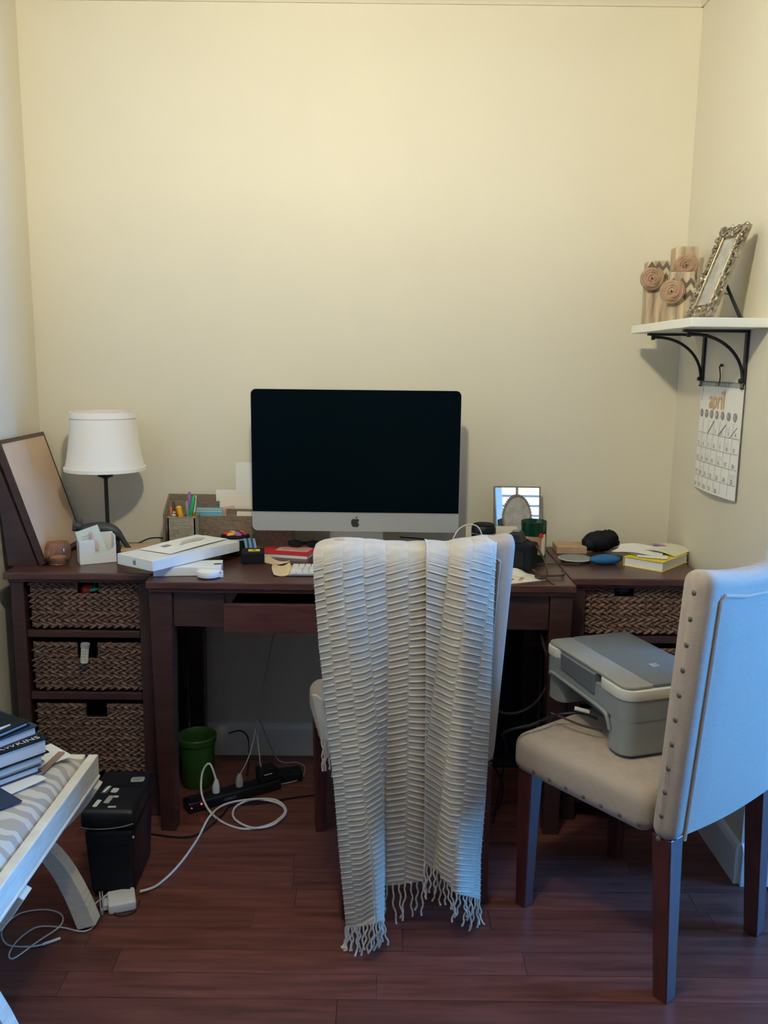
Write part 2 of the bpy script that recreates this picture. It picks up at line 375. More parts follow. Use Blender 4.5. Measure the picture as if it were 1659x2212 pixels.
def basket(x0, x1, z0, z1, yf, rows, label, hx0, hx1, hz, mt='braid', depth=.36):
    t = thing('woven_basket', label, 'basket', ((x0+x1)/2, yf+.01, z0), group='seagrass drawer baskets')
    w = x1-x0; h = (z1-z0)/rows; cx = (x0+x1)/2
    b = B().bb(-w/2+.004, w/2-.004, .006, .014, .002, hz-z0).bb(-w/2+.004, hx0-cx, .006, .014, hz-z0, z1-z0-.004).bb(hx1-cx, w/2-.004, .006, .014, hz-z0, z1-z0-.004)
    b.bb(-w/2+.004, -w/2+.012, .014, depth, .002, z1-z0-.004).bb(w/2-.012, w/2-.004, .014, depth, .002, z1-z0-.004).bb(-w/2+.004, w/2-.004, .014, depth, .002, .01).bb(-w/2+.004, w/2-.004, depth-.01, depth, .01, z1-z0-.004)
    part('basket_body', b, 'bdark', t)
    for i in range(rows):
        zc = (i+.5)*h
        if zc+z0 > hz+.002:
            braid(t, -w/2, hx0-cx, zc, h, mt, i); braid(t, hx1-cx, w/2, zc, h, mt, i+1)
        else: braid(t, -w/2, w/2, zc, h, mt, i)
    part('rim', B().tube([(hx0-cx, -.002, z1-z0), (hx0-cx, -.002, hz-z0), (hx1-cx, -.002, hz-z0), (hx1-cx, -.002, z1-z0)], .003, 6), 'braid', t)
    return t
# ------------------------------------------------ side cabinets and desk
TZ = .78
def cabinet(x0, x1, label, levels):
    t = thing('storage_cabinet', label, 'cabinet', (0, 0, 0), group='dark wood basket cabinets')
    yf = -.44
    part('top', B().bb(x0-.012, x1+.008, yf-.022, -.012, TZ-.022, TZ).bb(x0-.004, x1, yf-.010, -.012, TZ-.032, TZ-.022), 'esp_top', t, bev=.004)
    for px in (x0, x1-.04):
        for py in (yf, -.062): part('post', B().bb(px, px+.04, py, py+.04, 0, TZ-.032), 'esp', t, bev=.003)
    for px in (x0+.008, x1-.018): part('side_panel', B().bb(px, px+.01, yf+.041, -.063, .05, TZ-.033), 'esp', t)
    for z0, z1 in levels:
        part('rail', B().bb(x0+.041, x1-.041, yf+.003, yf+.022, z0, z1), 'esp', t, bev=.002)
        part('shelf', B().bb(x0+.041, x1-.041, yf+.023, -.02, z0, z0+.012), 'esp', t)
    part('back_panel', B().bb(x0+.041, x1-.041, -.018, -.013, .05, TZ-.033), 'esp', t)
    return t
lv = [(.575, .597), (.378, .402), (.055, .10)]
cabinet(-1.105, -.684, 'dark espresso wood cabinet with three woven baskets against the left wall', lv)
cabinet(.569, .965, 'dark espresso wood cabinet in the right corner behind the printer chair', lv)
LB = [(.603, .745, 8), (.408, .556, 9), (.14, .362, 13)]
labs = ['top woven seagrass basket in the left cabinet, teal item in its handle hole', 'middle woven seagrass basket in the left cabinet with a white tube in its hole', 'tall bottom woven seagrass basket in the left cabinet, behind the shredder']
hs = [(-.912, -.843, .702), (-.922, -.855, .503), (-.905, -.835, .315)]
for (z0, z1, n), lb, (a, b_, c_) in zip(LB, labs, hs): basket(-1.053, -.722, z0, z1, -.434, n, lb, a, b_, c_)
rl = ['top woven seagrass basket in the right cabinet, above the printer', 'middle woven seagrass basket in the right cabinet, mostly behind the printer', 'bottom woven seagrass basket in the right cabinet, behind the chair seat']
for (z0, z1, n), lb, c_ in zip([(.603, .752, 8), (.408, .556, 9), (.14, .362, 13)], rl, (.715, .503, .315)):
    basket(.613, .922, z0, z1, -.434, n, lb, .694, .758, c_, 'braid2')
# things poking from the baskets
tag(part('hair_clip', B().sph((0, 0, 0), (.017, .008, .0055), 12, Euler((0, R(-12), 0)).to_matrix()).tube([(0, .004, .002), (-.004, .02, .02), (-.02, .03, .03)], .001, 6), 'teal', loc=(-.865, -.412, .718), smooth=True), 'small teal clip in the hole of the top left basket', 'clip')
tag(part('red_pouch', B().sph((0, 0, 0), (.02, .02, .016), 12).sph((.01, .006, .004), (.014, .02, .012), 12), 'red', loc=(-.893, -.395, .712), smooth=True), 'dark red pouch in the hole of the top left basket', 'pouch')
t = thing('label_tube', 'white printed tube with a silver cap in the middle left basket hole', 'tube', (-.893, -.452, .49), rot=(0, R(6), 0))
part('tube_body', B().cyl((0, 0, .013), (0, 0, .06), .0115), 'cream', t, smooth=True); part('cap', B().cyl((0, 0, .06), (0, 0, .072), .0135), 'alu', t, smooth=True)
b = B()
scrib(b, TR((0, -.0119, .036), (R(90), R(90), 0)), .036, .014, 4)
part('lettering', b, 'ink', t)
tag(part('dark_bag', B().sph((0, 0, 0), (.033, .02, .018), 14).tube(cr([(-.02, -.02, 0), (-.004, -.022, .014), (.012, -.02, .006)]), .0012, 6), 'navy', loc=(.726, -.395, .735), smooth=True), 'dark blue bag in the handle hole of the right basket', 'bag')
# desk
dx0, dx1, dyf = -.672, .555, -.55
desk = thing('desk', 'dark espresso writing desk with a wide shallow drawer in the middle', 'desk')
part('desktop', B().bb(dx0, dx1, dyf, -.03, TZ-.022, TZ).bb(dx0+.006, dx1-.006, dyf+.008, -.035, TZ-.034, TZ-.022), 'esp_top', desk, bev=.003)
for px in (dx0+.004, dx1-.070):
    part('leg', B().hexa([(px+.01, dyf+.022, 0), (px+.056, dyf+.022, 0), (px+.056, dyf+.07, 0), (px+.01, dyf+.07, 0)], [(px, dyf+.016, TZ-.034), (px+.066, dyf+.016, TZ-.034), (px+.066, dyf+.082, TZ-.034), (px, dyf+.082, TZ-.034)]), 'esp', desk, bev=.003)
    part('leg', B().hexa([(px+.01, -.10, 0), (px+.056, -.10, 0), (px+.056, -.052, 0), (px+.01, -.052, 0)], [(px, -.11, TZ-.034), (px+.066, -.11, TZ-.034), (px+.066, -.044, TZ-.034), (px, -.044, TZ-.034)]), 'esp', desk, bev=.003)
part('apron', B().bb(dx0+.071, -.455, dyf+.03, dyf+.048, .64, TZ-.035), 'esp', desk)
part('apron', B().bb(.335, dx1-.071, dyf+.03, dyf+.048, .64, TZ-.035), 'esp', desk)
part('apron', B().bb(dx0+.071, dx1-.071, -.07, -.055, .64, TZ-.035), 'esp', desk)
for px in (dx0+.012, dx1-.028): part('side_apron', B().bb(px, px+.016, dyf+.083, -.111, .64, TZ-.035), 'esp', desk)
dr = part('drawer', B().bb(-.452, .332, dyf+.004, dyf+.022, .629, .715), 'esp_top', desk, bev=.002)
part('drawer_tray', B().bb(-.44, .32, dyf+.022, -.12, .64, .648).bb(-.44, -.43, dyf+.022, -.12, .648, .70).bb(.31, .32, dyf+.022, -.12, .648, .70), 'esp', dr)
# ------------------------------------------------ computer
mw = .662; cm = (at(541, 840, y=-.2)+at(994, 845, y=-.2)+at(990, 1150, y=-.2)+at(545, 1145, y=-.2))/4
mh = .452; cz = 1.316-mh/2
im = thing('desktop_computer', 'silver all-in-one desktop computer with a big switched-off black screen', 'computer', (-.0865, -.2, TZ), R(-.6))
zc = cz-TZ
def XZ(y, z0=0): return Matrix(((1, 0, 0, 0), (0, 0, 1, y), (0, 1, 0, z0), (0, 0, 0, 1)))
part('housing', B().prism(rrect(mw, mh, .017), .012, XZ(-.006, zc)), 'alu', im, smooth=True)
part('back_shell', B().lathe([(.0, .04), (.5, .028), (.9, .010), (1, 0)], 40, (0, .006, zc), Matrix(((mw*.49, 0, 0), (0, 0, 1), (0, mh*.49, 0)))), 'alu', im, smooth=True)
ch = .062
sp = rrect(mw-.002, mh-.002, .016); sp = [(x, max(y, -mh/2+ch)) for x, y in sp]
sp2 = []
for p in sp:
    if not sp2 or abs(p[0]-sp2[-1][0])+abs(p[1]-sp2[-1][1]) > 1e-5: sp2.append(p)
part('screen', B().prism(sp2, .0012, XZ(-.0072, zc)), 'blackgl', im)
part('chin', B().prism(rrect(mw-.001, .004, .001), .0008, XZ(-.0068, zc-mh/2+ch)), 'alu', im)
def apple(s): # body outline with bite, and a leaf
    P = []
    ctrl = [(0, .42), (.16, .47), (.36, .44), (.50, .30), (.385, .20), (.33, .06), (.36, -.10), (.48, -.20), (.42, -.36), (.30, -.52), (.18, -.56), (0, -.51), (-.18, -.56), (-.32, -.48), (-.46, -.24), (-.52, .02), (-.48, .26), (-.34, .42), (-.16, .47)]
    P = [(p.x*s, p.y*s) for p in cr([(x, y, 0) for x, y in ctrl], 4, True)]
    Lf = [(p.x*s, p.y*s) for p in cr([(.01, .53, 0), (.05, .66, 0), (.14, .76, 0), (.235, .80, 0), (.22, .68, 0), (.14, .57, 0)], 3, True)]
    return P, Lf
P, Lf = apple(.026)
part('emblem', B().prism(P, .0008, XZ(-.0076, zc-mh/2+.029)).prism(Lf, .0008, XZ(-.0076, zc-mh/2+.029)), 'ink', im)
part('stand', B().hexa([(-.10, -.06, .0), (.10, -.06, 0), (.10, -.052, 0), (-.10, -.052, 0)], [(-.09, .05, .003), (.09, .05, .003), (.09, .06, .003), (-.09, .06, .003)]).bb(-.10, .10, -.075, .11, 0, .004)
     .hexa([(-.09, .10, .004), (.09, .10, .004), (.09, .108, .004), (-.09, .108, .004)], [(-.08, .045, .26), (.08, .045, .26), (.08, .053, .26), (-.08, .053, .26)]), 'alu', im)
# keyboard
k0, k1 = at(620, 1249, z=TZ), at(630, 1216, z=TZ)
kb = thing('keyboard', 'slim white and silver keyboard half hidden behind the throw', 'keyboard', (-.135, -.412, TZ), R(1))
part('tray', B().box((0, 0, .005), (.28, .118, .006)), 'alu', kb, bev=.002)
kk = []
for r_ in range(6):
    n = 14 if r_ < 5 else 8; x = -.134; yy = .052-.0205*r_+(.004 if r_ == 0 else 0)
    ws = [.0157]*14 if r_ < 5 else [.0157, .0157, .0157, .019, .096, .019, .0157, .0157]
    if r_ in (1, 2, 3, 4): ws = [.0157]*13+[.0157]; ws[0 if r_ > 1 else 13] += .0155; ws = ws[:13+(r_ == 1)]
    for wk in ws:
        if x+wk > .138: break
        part('key', B().box((x+wk/2, yy-.002, .0095), (wk, .0165 if r_ else .009, .003)), 'white', kb); x += wk+.0031
# ------------------------------------------------ table lamp
lp = thing('table_lamp', 'dark bronze stick lamp with a white bell shade beside the leaning board', 'lamp', (-.90, -.150, TZ))
part('base', B().lathe([(.0, 0), (.055, 0), (.056, .008), (.04, .016), (.012, .022), (.008, .03)], 28), 'bronze', lp, smooth=True)
part('pole', B().cyl((0, 0, .02), (0, 0, .262), .0065), 'bronze', lp, smooth=True)
part('socket', B().lathe([(.007, .240), (.024, .247), (.026, .254), (.014, .262), (.013, .31)], 20), 'bronze', lp, smooth=True)
sh = part('shade', B().lathe([(.124, .272), (.126, .272), (.117, .31), (.109, .36), (.104, .41), (.1015, .452), (.0995, .452), (.102, .41), (.107, .36), (.115, .31), (.124, .272)], 56), 'shade', lp, smooth=True)
part('trim_band', B().lathe([(.1235, .268), (.1285, .268), (.1285, .279), (.1225, .279), (.1235, .268)], 56), 'shade', sh, smooth=True)
part('trim_band', B().lathe([(.1005, .436), (.105, .437), (.1035, .456), (.0995, .456), (.1005, .436)], 56), 'shade', sh, smooth=True)
b = B()
for i in range(3):
    a = i*2*PI/3; b.tube([(0, 0, .425), (.100*math.cos(a), .100*math.sin(a), .435)], .0012, 6)
part('spider', b.cyl((0, 0, .30), (0, 0, .432), .003), 'bronze', lp)
part('bulb', B().lathe([(.0, .30), (.012, .31), (.02, .34), (.026, .37), (.02, .395), (0, .405)], 16), 'white', lp, smooth=True)
c0 = lp.location
part('cord', B().tube(cr([(.05, .02, .006), (.09, .03, .02), (.13, .035, .036), (.17, .06, .03), (.20, .09, .008), (.23, .12, .006)]), .0025, 6), 'black', lp, smooth=True)
# framed board leaning on the left wall
bt = thing('pinboard', 'tall dark-framed tan board leaning against the left wall', 'board')
a0, a1 = at(84, 1224, z=TZ+.001), at(160, 1170, z=TZ+.001)
a2, a3 = at(0, 955, x=XL+.02), at(102, 935, x=XL+.02)
a0 = Vector((-1.040, -.375, TZ+.001)); a1 = Vector((-1.040, -.03, TZ+.001)); a2 = Vector((XL+.006, -.375, 1.155)); a3 = Vector((XL+.006, -.03, 1.155))
ux = (a1-a0).normalized(); uz = (a2-a0).normalized(); un = ux.cross(uz).normalized()
if un.x < 0: un = -un
lw_, lh_ = (a1-a0).length, (a2-a0).length
bm_ = Matrix((( ux.x, uz.x, un.x, a0.x), (ux.y, uz.y, un.y, a0.y), (ux.z, uz.z, un.z, a0.z), (0, 0, 0, 1)))
def bx_(b, x0, x1, y0, y1, z0, z1):
    vs = [bm_ @ Vector(p) for p in ((x0, y0, z0), (x1, y0, z0), (x1, y1, z0), (x0, y1, z0), (x0, y0, z1), (x1, y0, z1), (x1, y1, z1), (x0, y1, z1))]
    return b.hexa(vs[:4], vs[4:])
for q in ((0, lw_, 0, .014, 0, .018), (0, lw_, lh_-.012, lh_, 0, .018), (0, .012, .014, lh_-.012, 0, .018), (lw_-.004, lw_, .014, lh_-.012, 0, .018)):
    part('frame_bar', bx_(B(), *q), 'esp', bt)
part('stand_side', B().hexa([(XL+.03, -.378, TZ), (-1.045, -.378, TZ), (-1.045, -.366, TZ), (XL+.03, -.366, TZ)], [(XL+.004, -.378, 1.12), (XL+.008, -.378, 1.12), (XL+.008, -.366, 1.12), (XL+.004, -.366, 1.12)]), 'esp', bt)
part('panel', bx_(B(), .012, lw_-.004, .014, lh_-.012, .004, .016), 'cork', bt)
# cat figurine
ct = thing('cat_figurine', 'dark grey cat figurine walking in front of the lamp pole', 'figurine', (-.902, -.228, TZ)); ct.scale = (.86, .86, .92)
rm = random.Random(2)
b = B()
b.tube(cr([(-.068, 0, .088), (-.05, 0, .092), (-.02, 0, .093), (.015, 0, .094), (.05, 0, .088), (.075, 0, .072), (.09, 0, .05), (.10, .004, .028), (.112, .004, .012)], 5), [.014+.012*math.sin(PI*min(1, i/26))-.011*max(0, (i-20)/20) for i in range(41)], 12)
for x, y in ((-.055, -.012), (-.045, .012), (.055, -.012), (.065, .012)): b.tube([(x, y, .085), (x-.002, y, .045), (x+.002, y, .004)], [.012, .007, .007], 8)
b.tube(cr([(.08, 0, .07), (.10, 0, .04), (.125, 0, .012), (.15, .004, .008)]), [.009-.0002*i for i in range(25)], 8)
part('body', b, 'cat', ct, smooth=True)
b = B().sph((-.078, -.004, .104), (.021, .017, .017), 14).sph((-.088, -.012, .096), (.010, .010, .008), 10)
for s_ in (-1, 1): b.tube([(-.078+s_*.012, -.004, .112), (-.078+s_*.015, -.003, .134)], [.0075, .001], 8)
part('head', b, 'cat', ct, smooth=True)
# tumbler, card holder, tan box
p = at(122, 1216, z=TZ)
t = thing('glass_tumbler', 'small amber glass cup with a candle stub at the foot of the board', 'glass', (-.998, -.335, TZ))
part('cup', B().lathe([(.0, 0), (.028, 0), (.036, .012), (.041, .03), (.038, .05), (.032, .066), (.030, .066), (.036, .05), (.039, .03), (.034, .014), (0, .006)], 28), 'glass', t, smooth=True)
part('wax', B().lathe([(0, .008), (.02, .008), (.024, .02), (0, .021)], 20), 'cream', t, smooth=True)
t = thing('card_holder', 'white upright holder with a greeting card leaning in it', 'holder', (-.888, -.312, TZ), R(28))
hp = [(-.046, 0), (.046, 0), (.046, .030)]+[(.046-.06*math.sin(a), .030+.045-.045*math.cos(a)) for a in (.3, .6, .9, 1.2)]+[(-.014, .06), (-.046, .06)]
hp2 = [(-.046, 0), (.046, 0), (.046, .085), (.0, .085), (-.046, .062)]
part('front', B().prism(rrect(.045, .075, .001), .004, Matrix(((1, 0, 0, -.03), (0, 0, 1, -.028), (0, 1, 0, .0385), (0, 0, 0, 1)))).prism([(-.008, 0), (.056, 0), (.056, .055), (.045, .042), (.03, .033), (.01, .03), (-.008, .03)], .004, Matrix(((1, 0, 0, 0), (0, 0, 1, -.028), (0, 1, 0, .001), (0, 0, 0, 1)))), 'white', t)
part('back', B().bb(-.052, .056, .024, .028, .001, .088), 'white', t); part('side', B().bb(.052, .056, -.024, .024, .001, .085), 'white', t); part('side', B().bb(-.052, -.048, -.024, .024, .001, .07), 'white', t); part('bottom', B().bb(-.05, .054, -.024, .024, 0, .003), 'white', t)
cdm = TR((-.005, -.004, .054), (R(78), R(-14), 0))
t2 = thing('greeting_card', 'pale card with a small red and brown picture in the white holder', 'card', (-.888, -.312, TZ), R(28))
part('card_sheet', B().box((0, 0, 0), (.07, .096, .0012)), 'mint', t2, loc=(-.012, -.006, .062), rot=(R(78), R(-16), 0))
part('picture', B().prism([(p.x, p.y) for p in cr([(.0, -.03, 0), (.008, -.026, 0), (.010, -.004, 0), (.004, .006, 0), (.004, .03, 0), (-.006, .032, 0), (-.006, .01, 0), (-.004, -.01, 0)], 3, True)], .0006, TR((-.006, -.009, .066), (R(78), R(-16), 0))), 'pink', t2)
b = B()
scrib(b, TR((-.024, -.0105, .078), (R(78), R(-16), 0)), .03, .026, 3)
part('lettering', b, 'inkg', t2)
tag(part('tan_box', B().box((0, 0, .014), (.15, .10, .028)), 'card', loc=(-.765, -.20, TZ), rot=(0, 0, R(14)), bev=.002), 'flat tan cardboard box between the card holder and the white box', 'box')
# white boxes with paper, tape measure
def boxlid(name, lab, loc, w, d, h, rz, rot=None):
    t = thing(name, lab, 'box', loc, rz, rot=rot)
    part('lid', B().box((0, 0, h*.5+.0005), (w, d, h)), 'white', t, bev=.0015); return t
q0, q1, q2, q3 = Vector((-.762, -.532)), Vector((-.632, -.618)), Vector((-.432, -.335)), Vector((-.562, -.250))
q0, q1, q2 = [Vector((q.x-.016, q.y+.070)) for q in (q0, q1, q2)]
e1 = q2-q1; w_l = e1.length; ang = math.atan2(e1.y, e1.x); d_l = (q0-q1).length
ctr = (q0+q2)/2
bl = boxlid('white_box', 'large flat white box with a sheet of paper on its lid', (ctr.x, ctr.y, TZ+.0285), w_l, d_l, .032, ang, rot=(0, 0, ang))
P, Lf = apple(.013)
fm = TR((-w_l/2, -.0, .016), (R(90), 0, R(-90)))
part('emblem', B().prism(P, .0006, fm).prism(Lf, .0006, fm), 'grey', bl)
pp = thing('paper_sheet', 'printed white sheet lying on the large white box', 'paper', (ctr.x, ctr.y, TZ+.063), rot=(0, 0, ang))
def ps(u, v): return ((u-.5)*.255+.03, (v-.5)*.125+.012, .0012+.002*abs(math.sin(u*3))+.006*(max(0, u-.85)*5)**2*.3)
part('sheet', B().grid(ps, 14, 6, .0006), 'paper', pp, smooth=True, rot=(0, 0, R(6)))
b = B().box((-.03, .03, .0046), (.028, .018, .0004)); part('stamp', b, 'inkg', pp, rot=(0, 0, R(6)))
b = B().prism([(p.x, p.y) for p in cr([(.0, .0, 0), (.04, .012, 0), (.09, .01, 0), (.125, .03, 0), (.10, .045, 0), (.04, .035, 0)], 4, True)], .0004, TR((.0, .0, .0044))); part('print', b, 'inkl', pp)
b2c = (at(330, 1248, z=TZ)+at(478, 1238, z=TZ))/2
bs = boxlid('small_white_box', 'smaller white box under the large white box at the desk edge', (-.572, -.440, TZ), .195, .085, .027, R(7))
part('slot', B().box((.085, -.01, .0278), (.022, .014, .0006)), 'black', bs)
t = thing('tape_measure', 'round white tape measure at the front edge of the desk', 'tape measure', (-.502, -.492, TZ), R(5))
part('case', B().lathe([(0, 0), (.024, 0), (.031, .004), (.033, .012), (.031, .020), (.024, .025), (0, .026)], 32, sx=1.1), 'white', t, smooth=True)
part('tape_tab', B().bb(.030, .042, -.012, -.004, .002, .022), 'white', t, bev=.001); part('button', B().cyl((0.034, -.011, .016), (.034, -.0135, .016), .002), 'grey', t)
# ------------------------------------------------ organizer
og = thing('desk_organizer', 'brown woven desk organizer with letter slots behind the screen', 'organizer', (-.50, -.07, TZ))
def w_(b, x0, x1, y0, y1, z0, z1): return b.bb(x0+.50, x1+.50, y0+.07, y1+.07, z0, z1)
part('back_wall', w_(B(), -.72, -.30, -.040, -.034, 0, .174), 'linenbox', og)
part('divider', w_(B(), -.72, -.30, -.075, -.070, 0, .156), 'linenbox', og)
part('front_wall', w_(B(), -.622, -.30, -.125, -.119, 0, .115), 'linenbox', og)
part('step_wall', w_(B(), -.52, -.30, -.100, -.096, 0, .135), 'linenbox', og)
part('side_wall', B().hexa([(-.226, -.055, 0), (-.22, -.055, 0), (-.22, .035, 0), (-.226, .035, 0)], [(-.226, -.05, .12), (-.22, -.05, .12), (-.22, .034, .174), (-.226, .034, .174)]), 'linenbox', og)
part('side_wall', w_(B(), -.306, -.30, -.119, -.04, 0, .14), 'linenbox', og)
part('bottom', w_(B(), -.72, -.30, -.119, -.04, .0, .004), 'linenbox', og)
x0, x1, y0, y1 = -.692, -.604, -.195, -.128
pc = thing('pencil_cup', 'square woven pencil cup full of pens at the left of the organizer', 'cup', ((x0+x1)/2, (y0+y1)/2, TZ))
hw, hd = (x1-x0)/2, (y1-y0)/2
part('cup_walls', B().bb(-hw, hw, -hd, -hd+.004, 0, .122).bb(-hw, hw, hd-.004, hd, 0, .122).bb(-hw, -hw+.004, -hd, hd, 0, .122).bb(hw-.004, hw, -hd, hd, 0, .122).bb(-hw, hw, -hd, hd, 0, .003), 'linenbox2', pc)
part('rim', B().tube([(-hw, -hd, .122), (hw, -hd, .122), (hw, hd, .122), (-hw, hd, .122)], .0025, 6, True), 'linenbox2', pc)
px_, py_ = pc.location.x, pc.location.y
def pen(lab, m1, m2, x, y, dx, dy, L_, r=.0045, cat='pen', cap=.3):
    v = Vector((dx, dy, 1)).normalized(); t = thing('pen' if cat == 'pen' else cat, lab, cat, (px_+x, py_+y, TZ+.006), group=None)
    part('barrel', B().cyl((0, 0, 0), v*L_*(1-cap), r, n=10), m1, t, smooth=True); part('cap', B().tube([v*L_*(1-cap), v*L_*.97, v*L_], [r*1.15, r*1.15, r*.5], 10), m2, t, smooth=True)
pen('black slim marker standing at the left of the pencil cup', 'ink', 'brown', -.026, -.01, -.02, 0, .165)
pen('orange highlighter in the left of the pencil cup', 'orange', 'orange', -.030, .01, -.05, .02, .145, .009, 'highlighter')
pen('yellow and orange marker leaning left in the pencil cup', 'orange', 'orangey', .012, .005, -.20, .0, .15, .0085, 'marker', .45)
pen('green toothbrush-shaped pen with a bulging grip', 'green', 'green', .004, -.008, .17, .06, .185, .006)
pen('purple pen standing tallest in the pencil cup', 'purple', 'purple', .018, .012, -.01, .05, .192, .0045)
pen('grey pen leaning right in the pencil cup', 'grey', 'grey', .022, -.006, -.06, .03, .165, .0045)
pen('orange and white pen leaning right in the pencil cup', 'orange', 'white', .014, .014, .13, .0, .182, .0042)
t = thing('silver_clip', 'shiny silver binder clip on the front of the pencil cup', 'clip', (px_-.026, py_-.022, TZ+.122)); part('clip_body', B().sph((0, 0, .004), (.007, .005, .006), 10).sph((0.001, 0, .014), (.005, .004, .004), 10), 'alu', t, smooth=True)
def sheet(name, lab, m_, cat, c, w, h, rx=0, ry=0, rz=0, th=.0008, group=None):
    o = part(name, B().box((0, 0, h/2), (w, th, h)), m_, loc=c, rot=(R(rx), R(ry), R(rz))); return tag(o, lab, cat, group)
sheet('letter', 'tall white sheet standing behind the left edge of the screen', 'paper', 'paper', (-.450, -.0165, TZ+.02), .10, .262)
sheet('envelope', 'white envelope rising behind the other envelope in the organizer', 'paper', 'envelope', (-.480, -.052, TZ+.08), .165, .112, ry=.6)
sheet('envelope', 'cream envelope in front in the organizer, next to the screen', 'cream', 'envelope', (-.470, -.085, TZ+.075), .15, .105, ry=1)
sheet('folded_card', 'pink patterned card slanting in the organizer', 'pink', 'card', (-.545, -.089, TZ+.055), .13, .080, ry=-10)
ml = ['pale mint note card at the front of the row behind the pens', 'blue note card just behind the front mint card in the organizer', 'pale mint note card in the middle of the row behind the pens', 'blue note card second from the back of the row behind the pens', 'rearmost pale mint note card of the row behind the pens']
for i in range(5): sheet('note_card', ml[i], 'mint' if i % 2 else 'sky', 'card', (-.575, -.118+.004*i, TZ+.006), .085, .122+.003*i, group='mint note cards in the organizer')
sheet('index_card', 'tan index cards in the front slot next to the screen', 'cream', 'card', (-.425, -.108, TZ+.006), .115, .122, th=.006)
tag(part('blue_ball', B().sph((0, 0, 0), (.012, .012, .013), 14), 'sky', loc=(-.382, -.130, TZ+.125), smooth=True), 'small light blue ball eraser at the edge of the screen', 'eraser')
# tin case with colourful lid
t = thing('zip_case', 'round black zip case with colourful items on top behind the black box', 'case', (-.478, -.175, TZ+.0005))
part('case_body', B().lathe([(0, 0), (.046, 0), (.05, .01), (.05, .055), (.048, .063), (.042, .065), (0, .064)], 28, sx=.95, sy=.8), 'blackm', t, smooth=True)
part('zipper', B().lathe([(.0495, .050), (.0515, .052), (.0495, .054), (.0495, .050)], 28, sx=.96, sy=.82), 'alu', t)
cols = ['red', 'orange', 'pink', 'red', 'orangey', 'purple']
for i, c_ in enumerate(cols):
    a = i*1.05; part('patch', B().sph((.022*math.cos(a), .018*math.sin(a), .066), (.019, .012, .006), 10, Matrix.Rotation(a, 3, 'Z')), c_, t, smooth=True)
part('strap', B().tube(cr([(.0, .02, .072), (.012, 0, .075), (.03, -.02, .069)]), .0015, 6), 'ink', t)
# charger box with strap
t = thing('charger_box', 'small black box with a yellow sticker in front of the zip case', 'box', (-.405, -.285, TZ), R(8))
part('body', B().bb(-.036, .036, -.035, .04, 0, .036), 'blackm', t, bev=.004)
st = part('sticker', B().box((.004, -.002, .0364), (.036, .030, .0006)), 'yellow', t); part('dot', B().cyl((.004, -.002, .0364), (.004, -.002, .0372), .005), 'ink', st)
st_ = thing('camera_strap', 'dark and light blue striped strap behind the black box', 'strap', (-.425, -.228, TZ)); st_.scale = (.8, .8, .85)
for i, c_ in enumerate(['steelblue', 'navy', 'steelblue', 'navy', 'steelblue']):
    part('stripe', B().grid(lambda u, v, i=i: (-.022+.009*(i+v)+.012*u, -.005-.028*u, .074-.036*u+.006*math.sin(PI*u)), 8, 1, .002), c_, st_, smooth=True)
# red notebook, papers, sunglasses, manila scraps
rb = thing('red_book', 'red paperback with a white label area, lying under the screen', 'book', (-.298, -.150, TZ), R(-14))
part('pages', B().box((0, 0, .006), (.165, .165, .011)), 'paper', rb); part('cover', B().box((0, 0, .0125), (.17, .17, .0015)), 'red', rb)
part('cover_panel', B().box((.012, .012, .0134), (.11, .10, .0004)), 'pink', rb)
b = B()
scrib(b, TR((.012, .012, .0138)), .08, .07, 4)
part('lettering', b, 'red', rb)
sg = thing('sunglasses', 'black sunglasses folded on the back of the red book', 'glasses', (-.255, -.125, TZ+.0145), R(-4))
for s_ in (-1, 1): part('lens', B().sph((s_*.03, -.01, .012), (.026, .006, .013), 14), 'black', sg, smooth=True)
part('frame', B().tube(cr([(-.06, 0, .016), (-.03, -.012, .02), (0, -.012, .018), (.03, -.012, .02), (.06, 0, .016)]), .003, 6).tube(cr([(-.06, 0, .016), (-.04, .02, .008), (.04, .03, .003)]), .0025, 6).tube(cr([(.06, 0, .016), (.04, .03, .01), (-.04, .03, .003)]), .0025, 6), 'black', sg, smooth=True)
def curl(c, w, d, rz, h, m_, name, lab, cat='paper'):
    o = part(name, B().grid(lambda u, v: ((u-.5)*w*(1-.3*abs(v-.5)), (v-.5)*d, .0015+h*(2*u-1)**2*(.5+.5*v)), 12, 6, .0006), m_, smooth=True, loc=c, rot=(0, 0, rz)); return tag(o, lab, cat)
curl((-.335, -.300, TZ), .11, .045, R(-38), .010, 'manila', 'torn_envelope', 'torn manila envelope flap nearer the red book')
curl((-.300, -.41, TZ), .06, .13, R(8), .012, 'manila', 'torn_paper', 'torn manila paper tucked under the keyboard corner')
# cables on the desk
def cable(name, lab, pts, r, m_, n=8, cat='cable', seg=8): return tag(part(name, B().tube(cr(pts, n), r, seg), m_, smooth=True), lab, cat)
Z = TZ+.003
cable('black_cable', 'black cable arching behind the computer stand on the desk', [(.03, -.10, Z), (.04, -.09, .80), (.06, -.10, .806), (.12, -.11, .795), (.2, -.12, Z), (.27, -.14, Z)], .0026, 'black')
cable('black_cable', 'short black cable hanging under the right end of the screen', [(.06, -.075, .82), (.14, -.08, .815), (.22, -.09, .80), (.29, -.11, Z)], .0022, 'black')
tag(part('cable_tangle', B().tube(cr([(.10, -.22, Z), (.16, -.18, Z+.004), (.24, -.20, Z+.008), (.20, -.25, Z+.004), (.28, -.27, Z+.008), (.30, -.20, Z+.01), (.18, -.16, Z+.01), (.12, -.24, Z+.012)]), .003, 6), 'black', smooth=True), 'tangle of black cables on the desk behind the chair back', 'cable')
